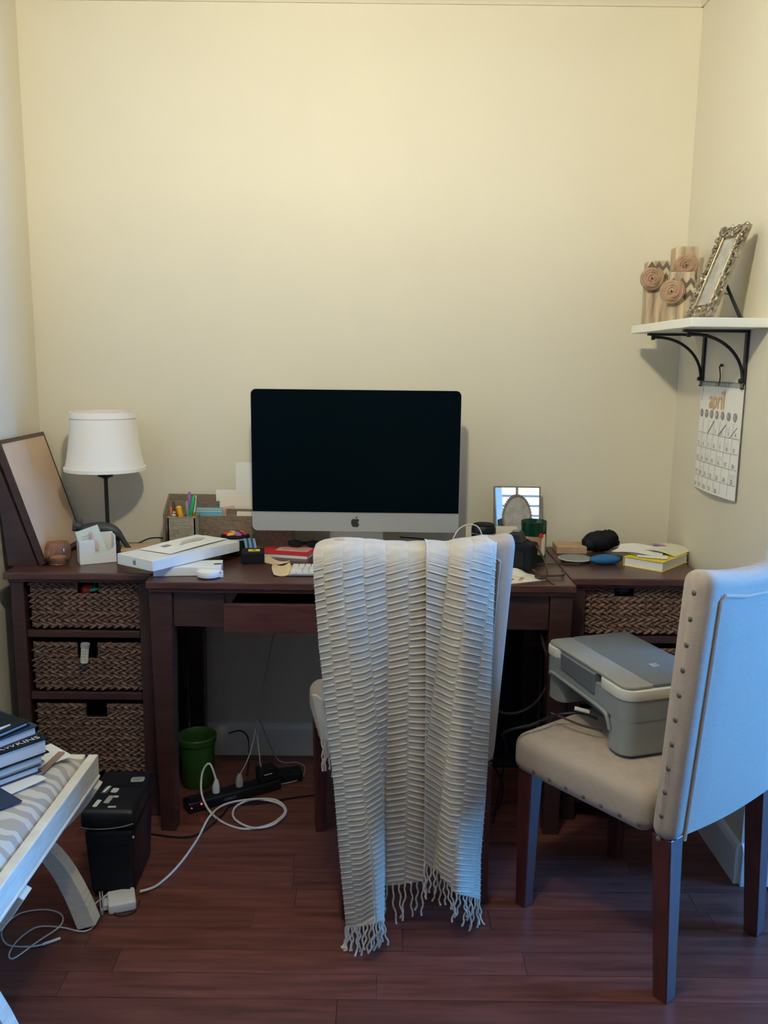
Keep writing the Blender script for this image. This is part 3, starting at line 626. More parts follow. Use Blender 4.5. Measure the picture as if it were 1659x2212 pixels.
cable('usb_cable', 'thin white cable looping up in front of the black lens', [(.205, -.36, TZ+.003), (.212, -.33, TZ+.065), (.235, -.31, TZ+.112), (.270, -.31, TZ+.130), (.300, -.31, TZ+.118), (.314, -.32, TZ+.07), (.318, -.33, TZ+.004)], .0021, 'cable')
# lens
ln = thing('camera_lens', 'thick black camera lens standing on its end beside the screen', 'lens', (.327, -.20, TZ))
part('barrel', B().lathe([(0, 0), (.036, 0), (.038, .004), (.038, .03), (.040, .034), (.040, .066), (.0385, .07), (.0385, .08), (.0395, .084), (.0395, .10), (.036, .108), (0, .108)], 36), 'black', ln, smooth=True)
for z, r_ in ((.032, .0388), (.068, .0398), (.083, .040)): part('ring', B().lathe([(r_, z), (r_+.0012, z+.001), (r_, z+.002), (r_, z)], 36), 'grey', ln)
part('lens_cap', B().lathe([(0, .108), (.034, .108), (.035, .111), (.032, .113), (0, .1125)], 36), 'blackm', ln, smooth=True)
b = B()
for i in range(36):
    a = i*PI/18; b.box((.0398*math.cos(a), .0398*math.sin(a), .05), (.0022, .0035, .026), Matrix.Rotation(a, 3, 'Z'))
part('grip_ribs', b, 'blackm', ln, kind='stuff')
# mirror photo frame
fm = at(1116, 1110, y=-.13)
mf = thing('mirror_frame', 'pewter mirrored photo frame with an oval grey photo behind the candle', 'picture frame', (.452, -.100, TZ+.001), rot=(R(-9.5), R(1), R(7)))
fwid, fhei = .158, .216
def beaded(b, p0, p1, n, r):
    p0, p1 = Vector(p0), Vector(p1)
    for i in range(n): b.sph(p0.lerp(p1, (i+.5)/n), r, 6)
b = B().tube([(-fwid/2, 0, 0), (-fwid/2, 0, fhei), (fwid/2, 0, fhei), (fwid/2, 0, 0)], .0028, 6, True)
for q in (((-fwid/2, -.002, 0), (-fwid/2, -.002, fhei)), ((fwid/2, -.002, 0), (fwid/2, -.002, fhei)), ((-fwid/2, -.002, fhei), (fwid/2, -.002, fhei)), ((-fwid/2, -.002, 0), (fwid/2, -.002, 0))): beaded(b, *q, 34, .0026)
part('outer_border', b, 'pewter', mf, smooth=True)
part('mirror_glass', B().bb(-fwid/2, fwid/2, .001, .003, 0, fhei), 'mirror', mf)
part('backing', B().bb(-fwid/2, fwid/2, .003, .006, 0, fhei), 'blackm', mf)
ov = [(.047*math.cos(i*PI/24), -.002, .112+.074*math.sin(i*PI/24)) for i in range(48)]
b = B().tube(ov, .003, 6, True)
for i in range(0, 48): b.sph((ov[i][0]*1.06, -.004, .112+(ov[i][2]-.112)*1.05), .0022, 6)
b.bb(-.003, .003, -.004, .001, .186, fhei)
part('oval_border', b, 'pewter', mf, smooth=True)
part('photo', B().prism([(p[0], p[2]) for p in ov], .001, Matrix(((1, 0, 0, 0), (0, 0, -1, .001), (0, 1, 0, 0), (0, 0, 0, 1)))), 'photo', mf)
part('easel', B().hexa([(-.02, .05, 0), (.02, .05, 0), (.02, .053, 0), (-.02, .053, 0)], [(-.02, .006, .14), (.02, .006, .14), (.02, .009, .14), (-.02, .009, .14)]), 'blackm', mf)
tag(part('white_note', B().box((0, 0, .05), (.17, .001, .09)), 'cream', loc=(.36, -.162, TZ+.001), rot=(R(-10), 0, R(4))), 'cream card propped between the lens and the candle', 'paper')
# candle
cn = thing('green_candle', 'green glass candle jar with a kraft paper label and red seal', 'candle', (.484, -.225, TZ))
part('jar', B().lathe([(0, 0), (.038, 0), (.041, .004), (.041, .128), (.0395, .129), (.038, .127), (.038, .05), (0, .05)], 40), 'greengl', cn, smooth=True)
part('wax', B().lathe([(0, .0505), (.037, .0505), (.037, .072), (0, .073)], 30), 'lime', cn, smooth=True)
def arcpatch(a0, a1, z0, z1, r, dz=0, n=16): return B().grid(lambda u, v: (r*math.cos(R(a0+(a1-a0)*u)), r*math.sin(R(a0+(a1-a0)*u)), z0+(z1-z0)*v+dz*u), n, 2)
part('paper_label', arcpatch(180, 345, .026, .084, .0416), 'label', cn)
part('seal_strip', arcpatch(298, 322, .022, .091, .0422, n=6), 'cream', cn)
part('red_seal', B().cyl((.0412*math.cos(R(294)), .0412*math.sin(R(294)), .087), (.0428*math.cos(R(294)), .0428*math.sin(R(294)), .087), .0085, n=20), 'red', cn)
b = B(); text(b, 'NER', TR((-.001, -.0426, .053), (R(90), 0, R(2)), (.016, .016, .01))); part('lettering', b, 'brown', cn)
b = B().box((-.020, -.0384, .066), (.014, .001, .003), Matrix.Rotation(R(-28), 3, 'Z')); part('lettering', b, 'ink', cn)
# dslr
ds = thing('camera', 'black digital camera standing on the desk behind the chair back', 'camera', (.405, -.385, TZ+.003), R(-28))
part('camera_body', B().bb(-.055, .06, -.03, .03, .012, .092).bb(-.062, -.035, -.04, .034, .012, .096), 'blackm', ds, bev=.008, seg=3)
part('prism_hump', B().hexa([(-.025, -.03, .09), (.025, -.03, .09), (.025, .03, .09), (-.025, .03, .09)], [(-.015, -.026, .12), (.015, -.026, .12), (.014, .02, .122), (-.014, .02, .122)]), 'black', ds, bev=.004)
part('lens_barrel', B().lathe([(0, 0), (.036, 0), (.036, .05), (.033, .055), (0, .056)], 28, (0, .03, .05), Matrix.Rotation(R(-90), 3, 'X')), 'black', ds, smooth=True)
part('mode_dial', B().cyl((-.04, 0, .094), (-.04, 0, .104), .011, n=20), 'grey', ds, smooth=True); part('hot_shoe', B().bb(-.010, .010, -.012, .01, .1215, .125), 'grey', ds)
part('rear_screen', B().bb(-.03, .035, -.0325, -.030, .022, .07), 'black', ds)
part('strap', B().tube(cr([(.06, 0, .085), (.09, -.01, .05), (.11, -.035, .01), (.105, -.07, .004), (.08, -.05, .004), (.12, -.02, .004), (.15, 0, .006), (.13, .05, .006)]), .003, 6), 'brown', ds, smooth=True)
for i, s_ in enumerate([[(.46, -.33, Z), (.50, -.30, Z+.002), (.56, -.29, Z), (.62, -.30, Z+.003)], [(.44, -.42, Z+.02), (.47, -.45, Z+.004), (.485, -.50, Z), (.49, -.545, Z)]]):
    cable('thin_cable', ['dark thin cable running from the camera to the right cabinet', 'dark thin cable trailing to the front edge of the desk'][i], s_, .0018, 'brown')
t = thing('floral_card', 'pale card with red and blue flower print under the camera', 'card', (.385, -.475, TZ), R(24))
part('card_sheet', B().box((0, 0, .0012), (.16, .10, .0018)), 'cream', t)
part('curled_corner', B().grid(lambda u, v: (.02+.05*u, .01+.05*v, .003+.022*math.sin(PI*u)*v), 8, 6, .0008), 'cream', t, smooth=True)
for i in range(9):
    part('flower', B().cyl((-.07+.012*i, -.032+.012*(i % 3), .002), (-.07+.012*i, -.032+.012*(i % 3), .0026), .007, n=9), ['red', 'pink', 'orange', 'grey', 'orangey'][i % 5], t)
# right cabinet top
tag(part('wood_box', B().box((0, 0, .012), (.10, .09, .024)), 'card', loc=(.632, -.085, TZ), rot=(0, 0, R(-2)), bev=.002), 'flat pale tan box lying against the wall behind the grey lid', 'box')
t = thing('grey_dish', 'shallow grey metal lid lying on the right cabinet', 'lid', (.618, -.235, TZ))
part('dish', B().lathe([(0, 0), (.040, 0), (.050, .009), (.0525, .0105), (.050, .012), (.040, .006), (0, .0055)], 36), 'grey', t, smooth=True); part('rim', B().lathe([(.050, .009), (.0535, .0105), (.050, .0125), (.050, .009)], 36), 'alu', t)
b = B(); rs = random.Random(5); b.sph((0, 0, .035), (.056, .035, .035), 20).sph((-.032, -.01, .03), (.03, .026, .026), 16).sph((.03, .0, .045), (.034, .03, .03), 16).sph((.05, 0, .03), (.02, .02, .012), 12)
for v in b.bm.verts: v.co += Vector((rs.uniform(-1, 1), rs.uniform(-1, 1), rs.uniform(-.6, 1)))*.0028; v.co.z = max(v.co.z, .001)
tag(part('black_pouch', b, 'blackm', loc=(.732, -.085, TZ), smooth=True), 'crumpled black cloth pouch against the wall on the right cabinet', 'pouch')
t = thing('glasses_case', 'bright blue soft glasses case on the right cabinet', 'case', (.705, -.275, TZ), R(12))
part('case_body', B().sph((0, 0, .016), (.055, .023, .0165), 20), 'blue', t, smooth=True); part('flap', B().sph((.042, .002, .021), (.018, .016, .007), 12), 'navy', t, smooth=True)
# books on right cabinet
def book(name, lab, c, w, d, h, rz, cov, z=TZ, pages='paper', soft=.002, grp=None, rot=None):
    t = thing(name, lab, 'book', (c[0], c[1], z), rz, grp, rot=rot)
    part('page_block', B().box((.001, 0, h/2), (w-.006, d-.006, h-2*soft)), pages, t)
    part('cover', B().box((0, 0, soft/2), (w, d, soft)).box((0, 0, h-soft/2), (w, d, soft)).box((-w/2+soft/2, 0, h/2), (soft, d, h)), cov, t); return t
yb = book('yellow_book', 'thick book with a yellow cover lying on the right cabinet', (.868, -.262), .13, .185, .030, R(-42), 'yellow')
part('grey_patch', B().box((-.008, .0, .0304), (.03, .05, .0006)), 'steelblue', yb)
part('spine_panel', B().box((-.0628, -.03, .015), (.0006, .075, .022)), 'grey', yb)
mg = thing('magazine', 'open pale magazine with a purple picture, on top of the yellow book', 'magazine', (.915, -.20, TZ+.031), R(-42))
part('page', B().grid(lambda u, v: ((u-.5)*.13, (v-.5)*.14, .001+.010*math.sin(PI*u)*1+.0*v), 10, 4, .001), 'cream2', mg, smooth=True); part('picture', B().sph((-.03, .02, .0105), (.028, .016, .0016), 12), 'purple', mg)
nk = thing('napkin', 'folded white paper napkins on top of the yellow book', 'napkin', (.825, -.225, TZ+.0315), R(-30))
for i in range(2): part('napkin_sheet', B().grid(lambda u, v, i=i: ((u-.5)*.14, (v-.5)*.12, .002+.004*i+.012*(max(0, v-.3))**2*math.sin(PI*u*.9+.3)+.003*math.sin(5*u)), 10, 8, .0007), 'paper', nk, smooth=True, rot=(0, 0, R(12*i-4)), loc=(.004*i, 0, 0))
sheet_o = tag(part('loose_card', B().box((0, 0, 0), (.09, .045, .0015)), 'paper', loc=(.845, -.30, TZ+.033), rot=(0, 0, R(-20))), 'small white card sticking out under the napkins', 'card')
# ------------------------------------------------ wall shelf and its things
SX, SZ = .783, 1.523
sf = thing('wall_shelf', 'white wall shelf board in the right corner', 'shelf')
part('board', B().bb(SX, XR-.001, -.68, -.135, SZ-.024, SZ), 'shelf', sf, bev=.002)
def bracket(y, lab):
    t = thing('shelf_bracket', lab, 'bracket', (XR, y, SZ-.0245), group='black iron brackets under the wall shelf')
    part('wall_arm', B().bb(-.008, -.0005, -.009, .009, -.155, -.001).cyl((-.004, 0, -.155), (-.004, 0, -.16), .009), 'iron', t, bev=.002)
    part('shelf_arm', B().bb(-.18, -.0005, -.009, .009, -.008, -.0005), 'iron', t, bev=.002)
    pts = [(-.008-.145*(1-math.sin(a)), 0, -.012-.12*(1-math.cos(a))) for a in [i*PI/2/12 for i in range(13)]]
    pts = [(-.006-.145*math.cos(a), 0, -.012-.125+.125*math.sin(a)) for a in [PI/2-i*PI/2/14 for i in range(15)]]
    pts = [(-.151+.142*math.sin(i*PI/28), 0, -.135+.122*math.cos(i*PI/28)) for i in range(15)]
    part('curved_brace', B().tube([(-.165, 0, -.013)]+pts, .0045, 8), 'iron', t, smooth=True)
    part('bolt', B().cyl((-.163, 0, -.006), (-.163, 0, -.021), .006, n=8), 'iron', t); part('bolt', B().cyl((-.006, 0, -.137), (-.018, 0, -.137), .006, n=8), 'iron', t)
    return t
bracket(-.232, 'black iron bracket under the wall shelf, nearer the back wall')
bracket(-.548, 'black iron bracket under the wall shelf, farther from the back wall')
def rose(t, c, r, rot):
    Mx = Matrix.Translation(c) @ Euler(rot).to_matrix().to_4x4()
    b = B().lathe([(0, -.01), (r*.9, -.006), (r, .004), (r*.8, .012), (0, .016)], 24)
    n = 110; pts = []
    for i in range(n):
        a = i*.24; q = r*(.10+.86*i/n); pts.append((q*math.cos(a), q*math.sin(a), .022-.013*(q/r)**2+.002*math.sin(a*2.3)))
    b.tube(pts, [.0035+.0032*i/n for i in range(n)], 6)
    b.bm.transform(Mx); part('burlap_rose', b, 'rose', t, smooth=True)
def blockpost(name_lab, x, y, h, w, rose_z, rz, chev, off=(0, 0)):
    t = thing('wooden_block', name_lab, 'decoration', (x, y, SZ), rz, group='wooden posts with burlap roses on the shelf')
    part('post', B().box((0, 0, h/2), (w, w, h)), 'block', t, bev=.004)
    rose(t, (off[0]-.004, -w/2-.003, rose_z), .033, (R(90), 0, 0))
    if chev:
        z0 = chev; n = 3
        for k, (m_, dz) in enumerate((('chevron', 0), ('chevl', .017), ('chevron', .034))):
            b = B(); s_ = w/n/2
            for side in range(2):
                P_ = []
                for i in range(2*n+1): P_.append((-w/2+i*s_, z0+dz+(.016 if i % 2 else 0)))
                Q = P_+[(x_, z_+.014) for x_, z_ in P_[::-1]]
                if side == 0: Mx = Matrix(((1, 0, 0, 0), (0, 0, -1, -w/2-.0003), (0, 1, 0, 0), (0, 0, 0, 1)))
                else: Mx = Matrix(((0, 0, 1, w/2-.0009), (1, 0, 0, 0), (0, 1, 0, 0), (0, 0, 0, 1)))
                for i in range(2*n):
                    q = [P_[i], P_[i+1], (P_[i+1][0], P_[i+1][1]+.014), (P_[i][0], P_[i][1]+.014)]; b.prism(q, .0012, Mx)
            part('chevron_band', b, m_, t)
    return t
# positions from the photo
blockpost('middle-height wooden post with a burlap rose, leftmost on the wall shelf', .822, -.235, .186, .064, .133, R(-6), .12, off=(-.018, 0))
blockpost('tallest wooden post with a burlap rose, at the back of the wall shelf', .918, -.19, .234, .068, .176, R(-6), .13)
blockpost('shortest wooden post with a chevron band and rose, in front of the other posts', .852, -.375, .140, .070, .085, R(-14), .060, off=(-.024, 0))
# ornate frame
of = thing('ornate_frame', 'ornate silver photo frame standing on an easel leg on the wall shelf', 'picture frame', (0, 0, 0))
f0, f1 = at(1487, 683, z=SZ), at(1533, 683, z=SZ)
g0, g1 = Vector((.861, -.545, SZ+.001)), Vector((.955, -.42, SZ+.001))
g0 = Vector((.835, -.655, SZ+.002)); g1 = Vector((.888, -.50, SZ+.002))
g0 = Vector((.832, -.500, SZ+.002)); g1 = Vector((.865, -.625, SZ+.002))
ge = (g1-g0).normalized(); gn = Vector((-ge.y, ge.x, 0)); 
if gn.x > 0: gn = -gn
lean = R(22); gu = (Vector((0, 0, 1))*math.cos(lean)-gn*math.sin(lean)).normalized(); gf = ge.cross(gu).normalized()
if gf.x > 0: gf = -gf
gm = Matrix(((ge.x, gu.x, gf.x, g0.x), (ge.y, gu.y, gf.y, g0.y), (ge.z, gu.z, gf.z, g0.z), (0, 0, 0, 1)))
fw_, fh_ = .125, .262
def gbox(b, x0, x1, y0, y1, z0, z1):
    vs = [gm @ Vector(p) for p in ((x0, y0, z0), (x1, y0, z0), (x1, y1, z0), (x0, y1, z0), (x0, y0, z1), (x1, y0, z1), (x1, y1, z1), (x0, y1, z1))]; return b.hexa(vs[:4], vs[4:])
b = B()
rg = random.Random(11)
gbox(b, .004, .034, .004, fh_-.004, 0, .010); gbox(b, fw_-.034, fw_-.004, .004, fh_-.004, 0, .010); gbox(b, .034, fw_-.034, .004, .036, 0, .010); gbox(b, .034, fw_-.034, fh_-.036, fh_-.004, 0, .010)
def scroll(b, x, y, r_, a0):
    pts = [(x+r_*(1-i/15)*math.cos(a0+i*.5), y+r_*(1-i/15)*math.sin(a0+i*.5), .010+.004*i/14) for i in range(14)]
    b.tube([gm @ Vector(p) for p in pts], [.0042-.0001*i for i in range(14)], 6)
for k in range(13):
    y = .014+k*(fh_-.028)/12
    for x, s_ in ((.016, 1), (fw_-.016, -1)): scroll(b, x, y, .0125, rg.random()*6)
for k in range(6):
    x = .03+k*(fw_-.06)/5
    for y in (.016, fh_-.016): scroll(b, x, y, .0125, rg.random()*6)
for k in range(60):
    s_ = rg.random(); e = rg.choice([0, 1, 2, 3]); w2 = rg.uniform(0, .034)
    x, y = [(w2, s_*fh_), (fw_-w2, s_*fh_), (s_*fw_, w2), (s_*fw_, fh_-w2)][e]
    b.sph(gm @ Vector((x, y, .011)), (.005, .003, .006), 6, Euler((0, 0, rg.random()*6)).to_matrix())
part('scroll_border', b, 'silver', of, smooth=True)
b = B(); gbox(b, .033, fw_-.033, .034, fh_-.034, .004, .006); part('picture', b, 'photo', of)
b = B(); pts = [(.031, .033, .011), (fw_-.031, .033, .011), (fw_-.031, fh_-.033, .011), (.031, fh_-.033, .011)]; b.tube([gm @ Vector(p) for p in pts], .0025, 6, True); part('inner_border', b, 'pewter', of)
b = B(); gbox(b, .02, fw_-.02, .02, fh_-.02, -.004, 0); part('backing', b, 'blackm', of)
tp = gm @ Vector((fw_/2+.01, fh_*.48, -.004)); ft = Vector((min(tp.x+.055, XR-.02), tp.y-.01, SZ+.003))
part('easel_leg', B().tube([tp, ft], [.004, .005], 6).tube([gm @ Vector((fw_/2+.01, .08, -.004)), tp.lerp(ft, .45)], .0012, 6), 'iron', of)
# calendar
cl = thing('wall_calendar', 'white monthly calendar hanging under the shelf, reading april', 'calendar', (XR, -.398, 1.19))
CW, CHh = .322, .322
def cpt(a, h, d=0): # a along toward camera 0..1, h up 0..1
    bow = .004+.012*(1-h)*math.sin(PI*a)+.002*(1-h)
    return (-bow-d, (.5-a)*CW, (h-.5)*CHh)
part('back_pages', B().grid(lambda u, v: cpt(u, v, -.002), 10, 12), 'cableg', cl, smooth=True)
part('page', B().grid(lambda u, v: cpt(u, v, .001), 14, 16), 'paper', cl, smooth=True)
b = B()
for i in range(30):
    a = .02+.96*i/29; p0 = Vector(cpt(a, 1, .003)); b.tube([p0+Vector((.003, 0, .004)), p0+Vector((-.003, 0, .002)), p0+Vector((-.002, 0, -.010))], .0013, 5)
part('wire_binding', b, 'grey', cl)
part('hanger', B().tube(cr([cpt(.46, .98, .004), Vector(cpt(.46, 1, .003))+Vector((0, 0, .022)), Vector((-.012, .012, CHh/2+.05))]), .0018, 6).sph(Vector((-.006, .012, CHh/2+.052)), .005, 8), 'brown', cl)
def lay(b, t, a, h, s_, sx=1): # text on the calendar page
    p0 = Vector(cpt(a, h, .0036)); return text(b, t, Matrix.Translation(p0) @ Matrix(((0, 0, -1, 0), (-1, 0, 0, 0), (0, 1, 0, 0), (0, 0, 0, 1))) @ Matrix.Diagonal((s_*sx, s_, .01, 1)))
def cline(b, a0, h0, a1, h1, r_=.0006, n=6): b.tube([Vector(cpt(a0+(a1-a0)*i/n, h0+(h1-h0)*i/n, .0022)) for i in range(n+1)], r_, 4)
b = B(); lay(b, 'april', .44, .845, .080, .85); part('month_name', b, 'inko', cl)
b = B()
for i, s_ in enumerate(['2', '0', '1', '5']): lay(b, s_, .06, .95-.035*i, .014)
part('year', b, 'inkg', cl)
cxs = [.075+.133*i for i in range(7)]
for i in range(7):
    p0 = Vector(cpt(cxs[i], .715, .0018)); part('day_circle', B().cyl(p0, p0-Vector((.0008, 0, 0)), .0125, n=16), 'inkg', cl)
b = B()
for i, s_ in enumerate('SMTWTFS'): lay(b, s_, cxs[i], .715, .015)
part('day_letters', b, 'paper', cl)
b = B(); hz = [.535, .40, .265, .13]
for h in hz: cline(b, .02, h, .98, h)
for i in range(1, 7): cline(b, .008+.1415*i, .665, .008+.1415*i, .02, .0003, 8)
cline(b, .30, .54, .43, .66, .0012); cline(b, .56, .535, .70, .64, .0012); cline(b, .80, .53, .93, .63, .0008)
part('ruled_lines', b, 'inkg', cl)
b = B(); d = 1
for r_ in range(5):
    for i in range(7):
        if (r_ == 0 and i < 3) or d > 30: continue
        lay(b, str(d), .03+.1415*i+.04, (.565, .43, .295, .16, .04)[r_], .017); d += 1
part('day_numbers', b, 'inkg', cl)
b = B(); rs = random.Random(4)
for (i, r_) in ((4, 1), (5, 1), (2, 2), (4, 2), (6, 3), (1, 3), (5, 0)):
    for q in range(2): cline(b, .03+.1415*i, .485-.135*(r_-1)-.02*q, .03+.1415*i+rs.uniform(.05, .1), .488-.135*(r_-1)-.02*q, .0005, 3)
part('handwriting', b, 'inkl', cl)
# ------------------------------------------------ chairs
def make_chair(lab, O, rz, hwb=.226, ls=.19):
    t = thing('upholstered_chair', lab, 'chair', (O[0], O[1], 0), rz, 'upholstered parsons chairs')
    HW = .228
    def hw(z): return hwb+(HW-hwb)*((z-.385)/.615)
    def prof(z): return -.236-.048*((z-.385)/.615)  # back face y at height z
    def top(x): return 1.0-.026*max(0, 1-(x/HW)**2)
    b = B().bb(-.222, .222, -.17, .245, .37, .476)
    b.bev(.036, 6)
    for v in b.bm.verts:
        if v.co.z > .46: v.co.z += .024*max(0, 1-(v.co.x/.2)**2)*max(0, 1-((v.co.y-.04)/.2)**2)
    part('seat', b, 'chair', t, smooth=True)
    # backrest: rounded section swept from side to side, top edge dipping in the middle
    r = .030; N_ = 30; n = 6; vs = []; fs = []
    base = rrect(1, 1, .0001, 1)
    for i in range(N_+1):
        q = -1+2*i/N_; q = math.copysign(abs(q)**.55, q) if q else 0
        d = HW*(1-abs(q)); ins = 0 if d > r else r-math.sqrt(max(0, r*r-(r-d)**2)); ins *= .8
        zt = top(q*HW)-ins; zb_ = .383+ins; rr_ = max(.006, r-ins*.5)
        ring = []
        for cy, cz_, a0 in ((1, 1, 0), (0, 1, 90), (0, 0, 180), (1, 0, 270)):
            for k in range(n+1):
                a = R(a0+90*k/n); ring.append((cy, cz_, math.cos(a), math.sin(a)))
        for cy, cz_, ca, sa in ring:
            z = (zt-rr_ if cz_ else zb_+rr_)+rr_*sa
            th_ = .062+.010*((z-.385)/.615); y0_ = prof(z)+ins; y1_ = prof(z)+th_-ins
            r2 = min(rr_, (y1_-y0_)/2-.001); y = (y1_-r2 if cy else y0_+r2)+r2*ca
            vs.append((q*hw(z), y, z))
        m_ = 4*(n+1)
        if i:
            for k in range(m_): fs.append(((i-1)*m_+k, (i-1)*m_+(k+1) % m_, i*m_+(k+1) % m_, i*m_+k))
    fs.append(tuple(range(m_))); fs.append(tuple(N_*m_+k for k in range(m_)))
    b = B(); b._add(vs, fs); part('backrest', b, 'chair', t, smooth=True)
    ins = .045; zt, zb = .945, .40
    def bpan(u, v):
        x0 = (-1+2*u); zz = zt-.022*(1-x0*x0); z = zb+(zz-zb)*v; x = x0*(hw(z)-ins); e = min(1, 8*min(u, 1-u, v+.02, 1-v)); return (x, prof(z)-.0008-.004*e, z-(.010*math.sin(PI*u)*(1-v)**6))
    part('back_panel', B().grid(bpan, 16, 24), 'chair', t, smooth=True)
    pp = [(-1, zb-.012), (-1, .6), (-1, .8), (-1, zt-.012), (-.93, zt-.003), (-.5, zt-.017), (0, zt-.022), (.5, zt-.017), (.93, zt-.003), (1, zt-.012), (1, .8), (1, .6), (1, zb-.012)]
    part('piping', B().tube([(x*(hw(z)-ins), prof(z)-.002, z) for x, z in pp], .0042, 8), 'chair', t, smooth=True)
    for s_ in (-1, 1):
        for i in range(11):
            z = .95-.056*i; y = prof(z)+.034
            part('nail', B().sph((s_*(hw(z)-.0005), y, z), (.0035, .0062, .0062), 8), 'nail', t, smooth=True)
        for i in range(8):
            y = .215-.052*i; part('nail', B().sph((s_*.2205, y, .398), (.0035, .0062, .0062), 8), 'nail', t, smooth=True)
    for x in (-.16, -.08, 0, .08, .16): part('nail', B().sph((x, .2435, .398), (.0062, .0035, .0062), 8), 'nail', t, smooth=True)
    for s_ in (-1, 1):
        def lg(x, yt, yb, wt, wb): return B().hexa([(x-wb, yb-wb, 0), (x+wb, yb-wb, 0), (x+wb, yb+wb, 0), (x-wb, yb+wb, 0)], [(x-wt, yt-wt, .39), (x+wt, yt-wt, .39), (x+wt, yt+wt, .39), (x-wt, yt+wt, .39)])
        part('leg', lg(s_*.19, .200, .205, .023, .016), 'leg', t, bev=.003)
        part('leg', lg(s_*ls, -.202, -.222, .024, .018), 'leg', t, bev=.003)
    return t
O2 = (.659, -.914); O1 = (.05, -.673)
make_chair('beige upholstered chair at the right with a printer on its seat', O2, math.atan2(.613, .79))
make_chair('beige upholstered chair at the desk, its back covered by a cream throw', O1, math.atan2(.20, .980), .206, .176)
# ------------------------------------------------ throw
def interp(xs, ys, x): return np.interp(x, xs, ys)
def cubic(tab_y, tab, yy, kk):
    "tab[row][col] -> bilinear with smoothing in columns"
    tab = np.array(tab, float); cols = [np.interp(yy, tab_y, tab[:, j]) for j in range(tab.shape[1])]
    c = np.stack(cols, -1); i = np.clip(np.floor(kk).astype(int), 0, tab.shape[1]-2); f = kk-i
    def g(j): return np.take_along_axis(c, np.clip(j, 0, tab.shape[1]-1)[..., None], -1)[..., 0]
    p0, p1, p2, p3 = g(i-1), g(i), g(i+1), g(i+2)
    return .5*(2*p1+(p2-p0)*f+(2*p0-5*p1+4*p2-p3)*f*f+(3*p1-p0-3*p2+p3)*f**3)
Cn, CRn, CUn, FWn = (np.array(v) for v in (CC, CR, CU, fw))
def unproj(u, v, y):
    d = FWn+CRn*((u-IW/2)/FPX)[..., None]-CUn*((v-IH/2)/FPX)[..., None]
    return Cn+d*((y-Cn[1])/d[..., 1])[..., None]
ROWS = [1160, 1250, 1400, 1550, 1700, 1850, 2000]
def phase(y): # pintuck count as a function of height, spacing 17.3 px at top to 11.5 at the bottom
    y = np.clip(y, 1100, 2010); s0, s1 = 17.3, 11.8; k = (s1-s0)/(1850-1200)
    return np.log(np.maximum((s0+k*(y-1200))/s0, .3))/k
def sheet_mesh(name, Kx, Kd, top, bot, q, tilt, nk, nu, nv, parent, ybase, seam=0):
    K = len(Kx[0])-1; u = np.linspace(0, 1, nu+1); v = np.linspace(0, 1, nv+1); kk, vv = np.meshgrid(u*K, v, indexing='ij')
    yt = np.interp(kk, range(K+1), top); yb = np.interp(kk, range(K+1), bot)
    yy = yt+(yb-yt)*vv
    px = cubic(ROWS, Kx, yy, kk); dep = cubic(ROWS, Kd, yy, kk)
    yw = ybase(px, yy)+dep+.022*np.exp(-np.maximum(yy-yt, 0)/20)
    P = unproj(px, yy, yw)
    # normals by finite difference
    du = np.gradient(P, axis=0); dv = np.gradient(P, axis=1); N_ = np.cross(dv, du); N_ /= np.linalg.norm(N_, axis=-1, keepdims=True)+1e-9
    N_ *= np.where(N_[..., 1:2] > 0, -1, 1)
    s = q(px, yy, kk); col = np.floor(s); fr = s-col
    ph = phase(yy+tilt(px, yy, fr, col))+.5*(col % 2)+.13*np.sin(col*5.1)
    d = np.abs(ph-np.round(ph)); rid = np.exp(-(d/.08)**2)
    edge = np.clip(np.minimum(fr, 1-fr)/.07, 0, 1); edge = edge*edge*(3-2*edge)
    amp = .0042*np.clip((yy-(yt+8))/45, .15, 1)
    P = P+N_*(rid*edge*amp)[..., None]
    puff = .0022*np.sin(PI*fr)**.6+.0012*np.sin(PI*(ph-np.floor(ph)))
    P = P+N_*puff[..., None]
    # wrap over the top of the chair back
    ex = []
    for (oy, oz) in ((.195, -.30), (.18, -.18), (.16, -.08), (.14, -.022), (.11, -.002), (.075, .004), (.04, .004), (.015, .002)):
        e = P[:, :1].copy(); e[..., 1] += oy; e[..., 2] += oz*1.0; ex.append(e)
    P = np.concatenate(ex+[P], axis=1); nv2 = P.shape[1]
    vs = P.reshape(-1, 3); idx = np.arange((nu+1)*nv2).reshape(nu+1, nv2)
    a, b_, c_, d_ = idx[:-1, :-1], idx[1:, :-1], idx[1:, 1:], idx[:-1, 1:]
    fs = np.stack([a, d_, c_, b_], -1).reshape(-1, 4)
    me = bpy.data.meshes.new(name); me.from_pydata(vs.tolist(), [], fs.tolist()); me.polygons.foreach_set('use_smooth', [True]*len(me.polygons))
    me.materials.append(M['throw']); o = bpy.data.objects.new(name, me); C.objects.link(o); o.parent = parent
    so = o.modifiers.new('s', 'SOLIDIFY'); so.thickness = .002; so.offset = -1
    return P[:, -1]
th = thing('throw_blanket', 'long cream pintucked throw with fringe draped over the desk chair back', 'blanket')
def ybase(px, yy):
    f = np.clip((px-675)/400, 0, 1); g = np.clip((yy-1165)/830, 0, 1)
    return (-1.036+.072*f)*(1-g)+(-1.085+.10*f)*g
KA = [[676, 699, 740, 785, 833, 881, 924], [678, 700, 740, 785, 833, 882, 923], [690, 716, 752, 798, 838, 883, 923], [706, 732, 769, 812, 836, 881, 923], [722, 745, 784, 824, 832, 880, 921], [734, 758, 803, 829, 826, 876, 919], [748, 772, 812, 829, 822, 870, 917]]
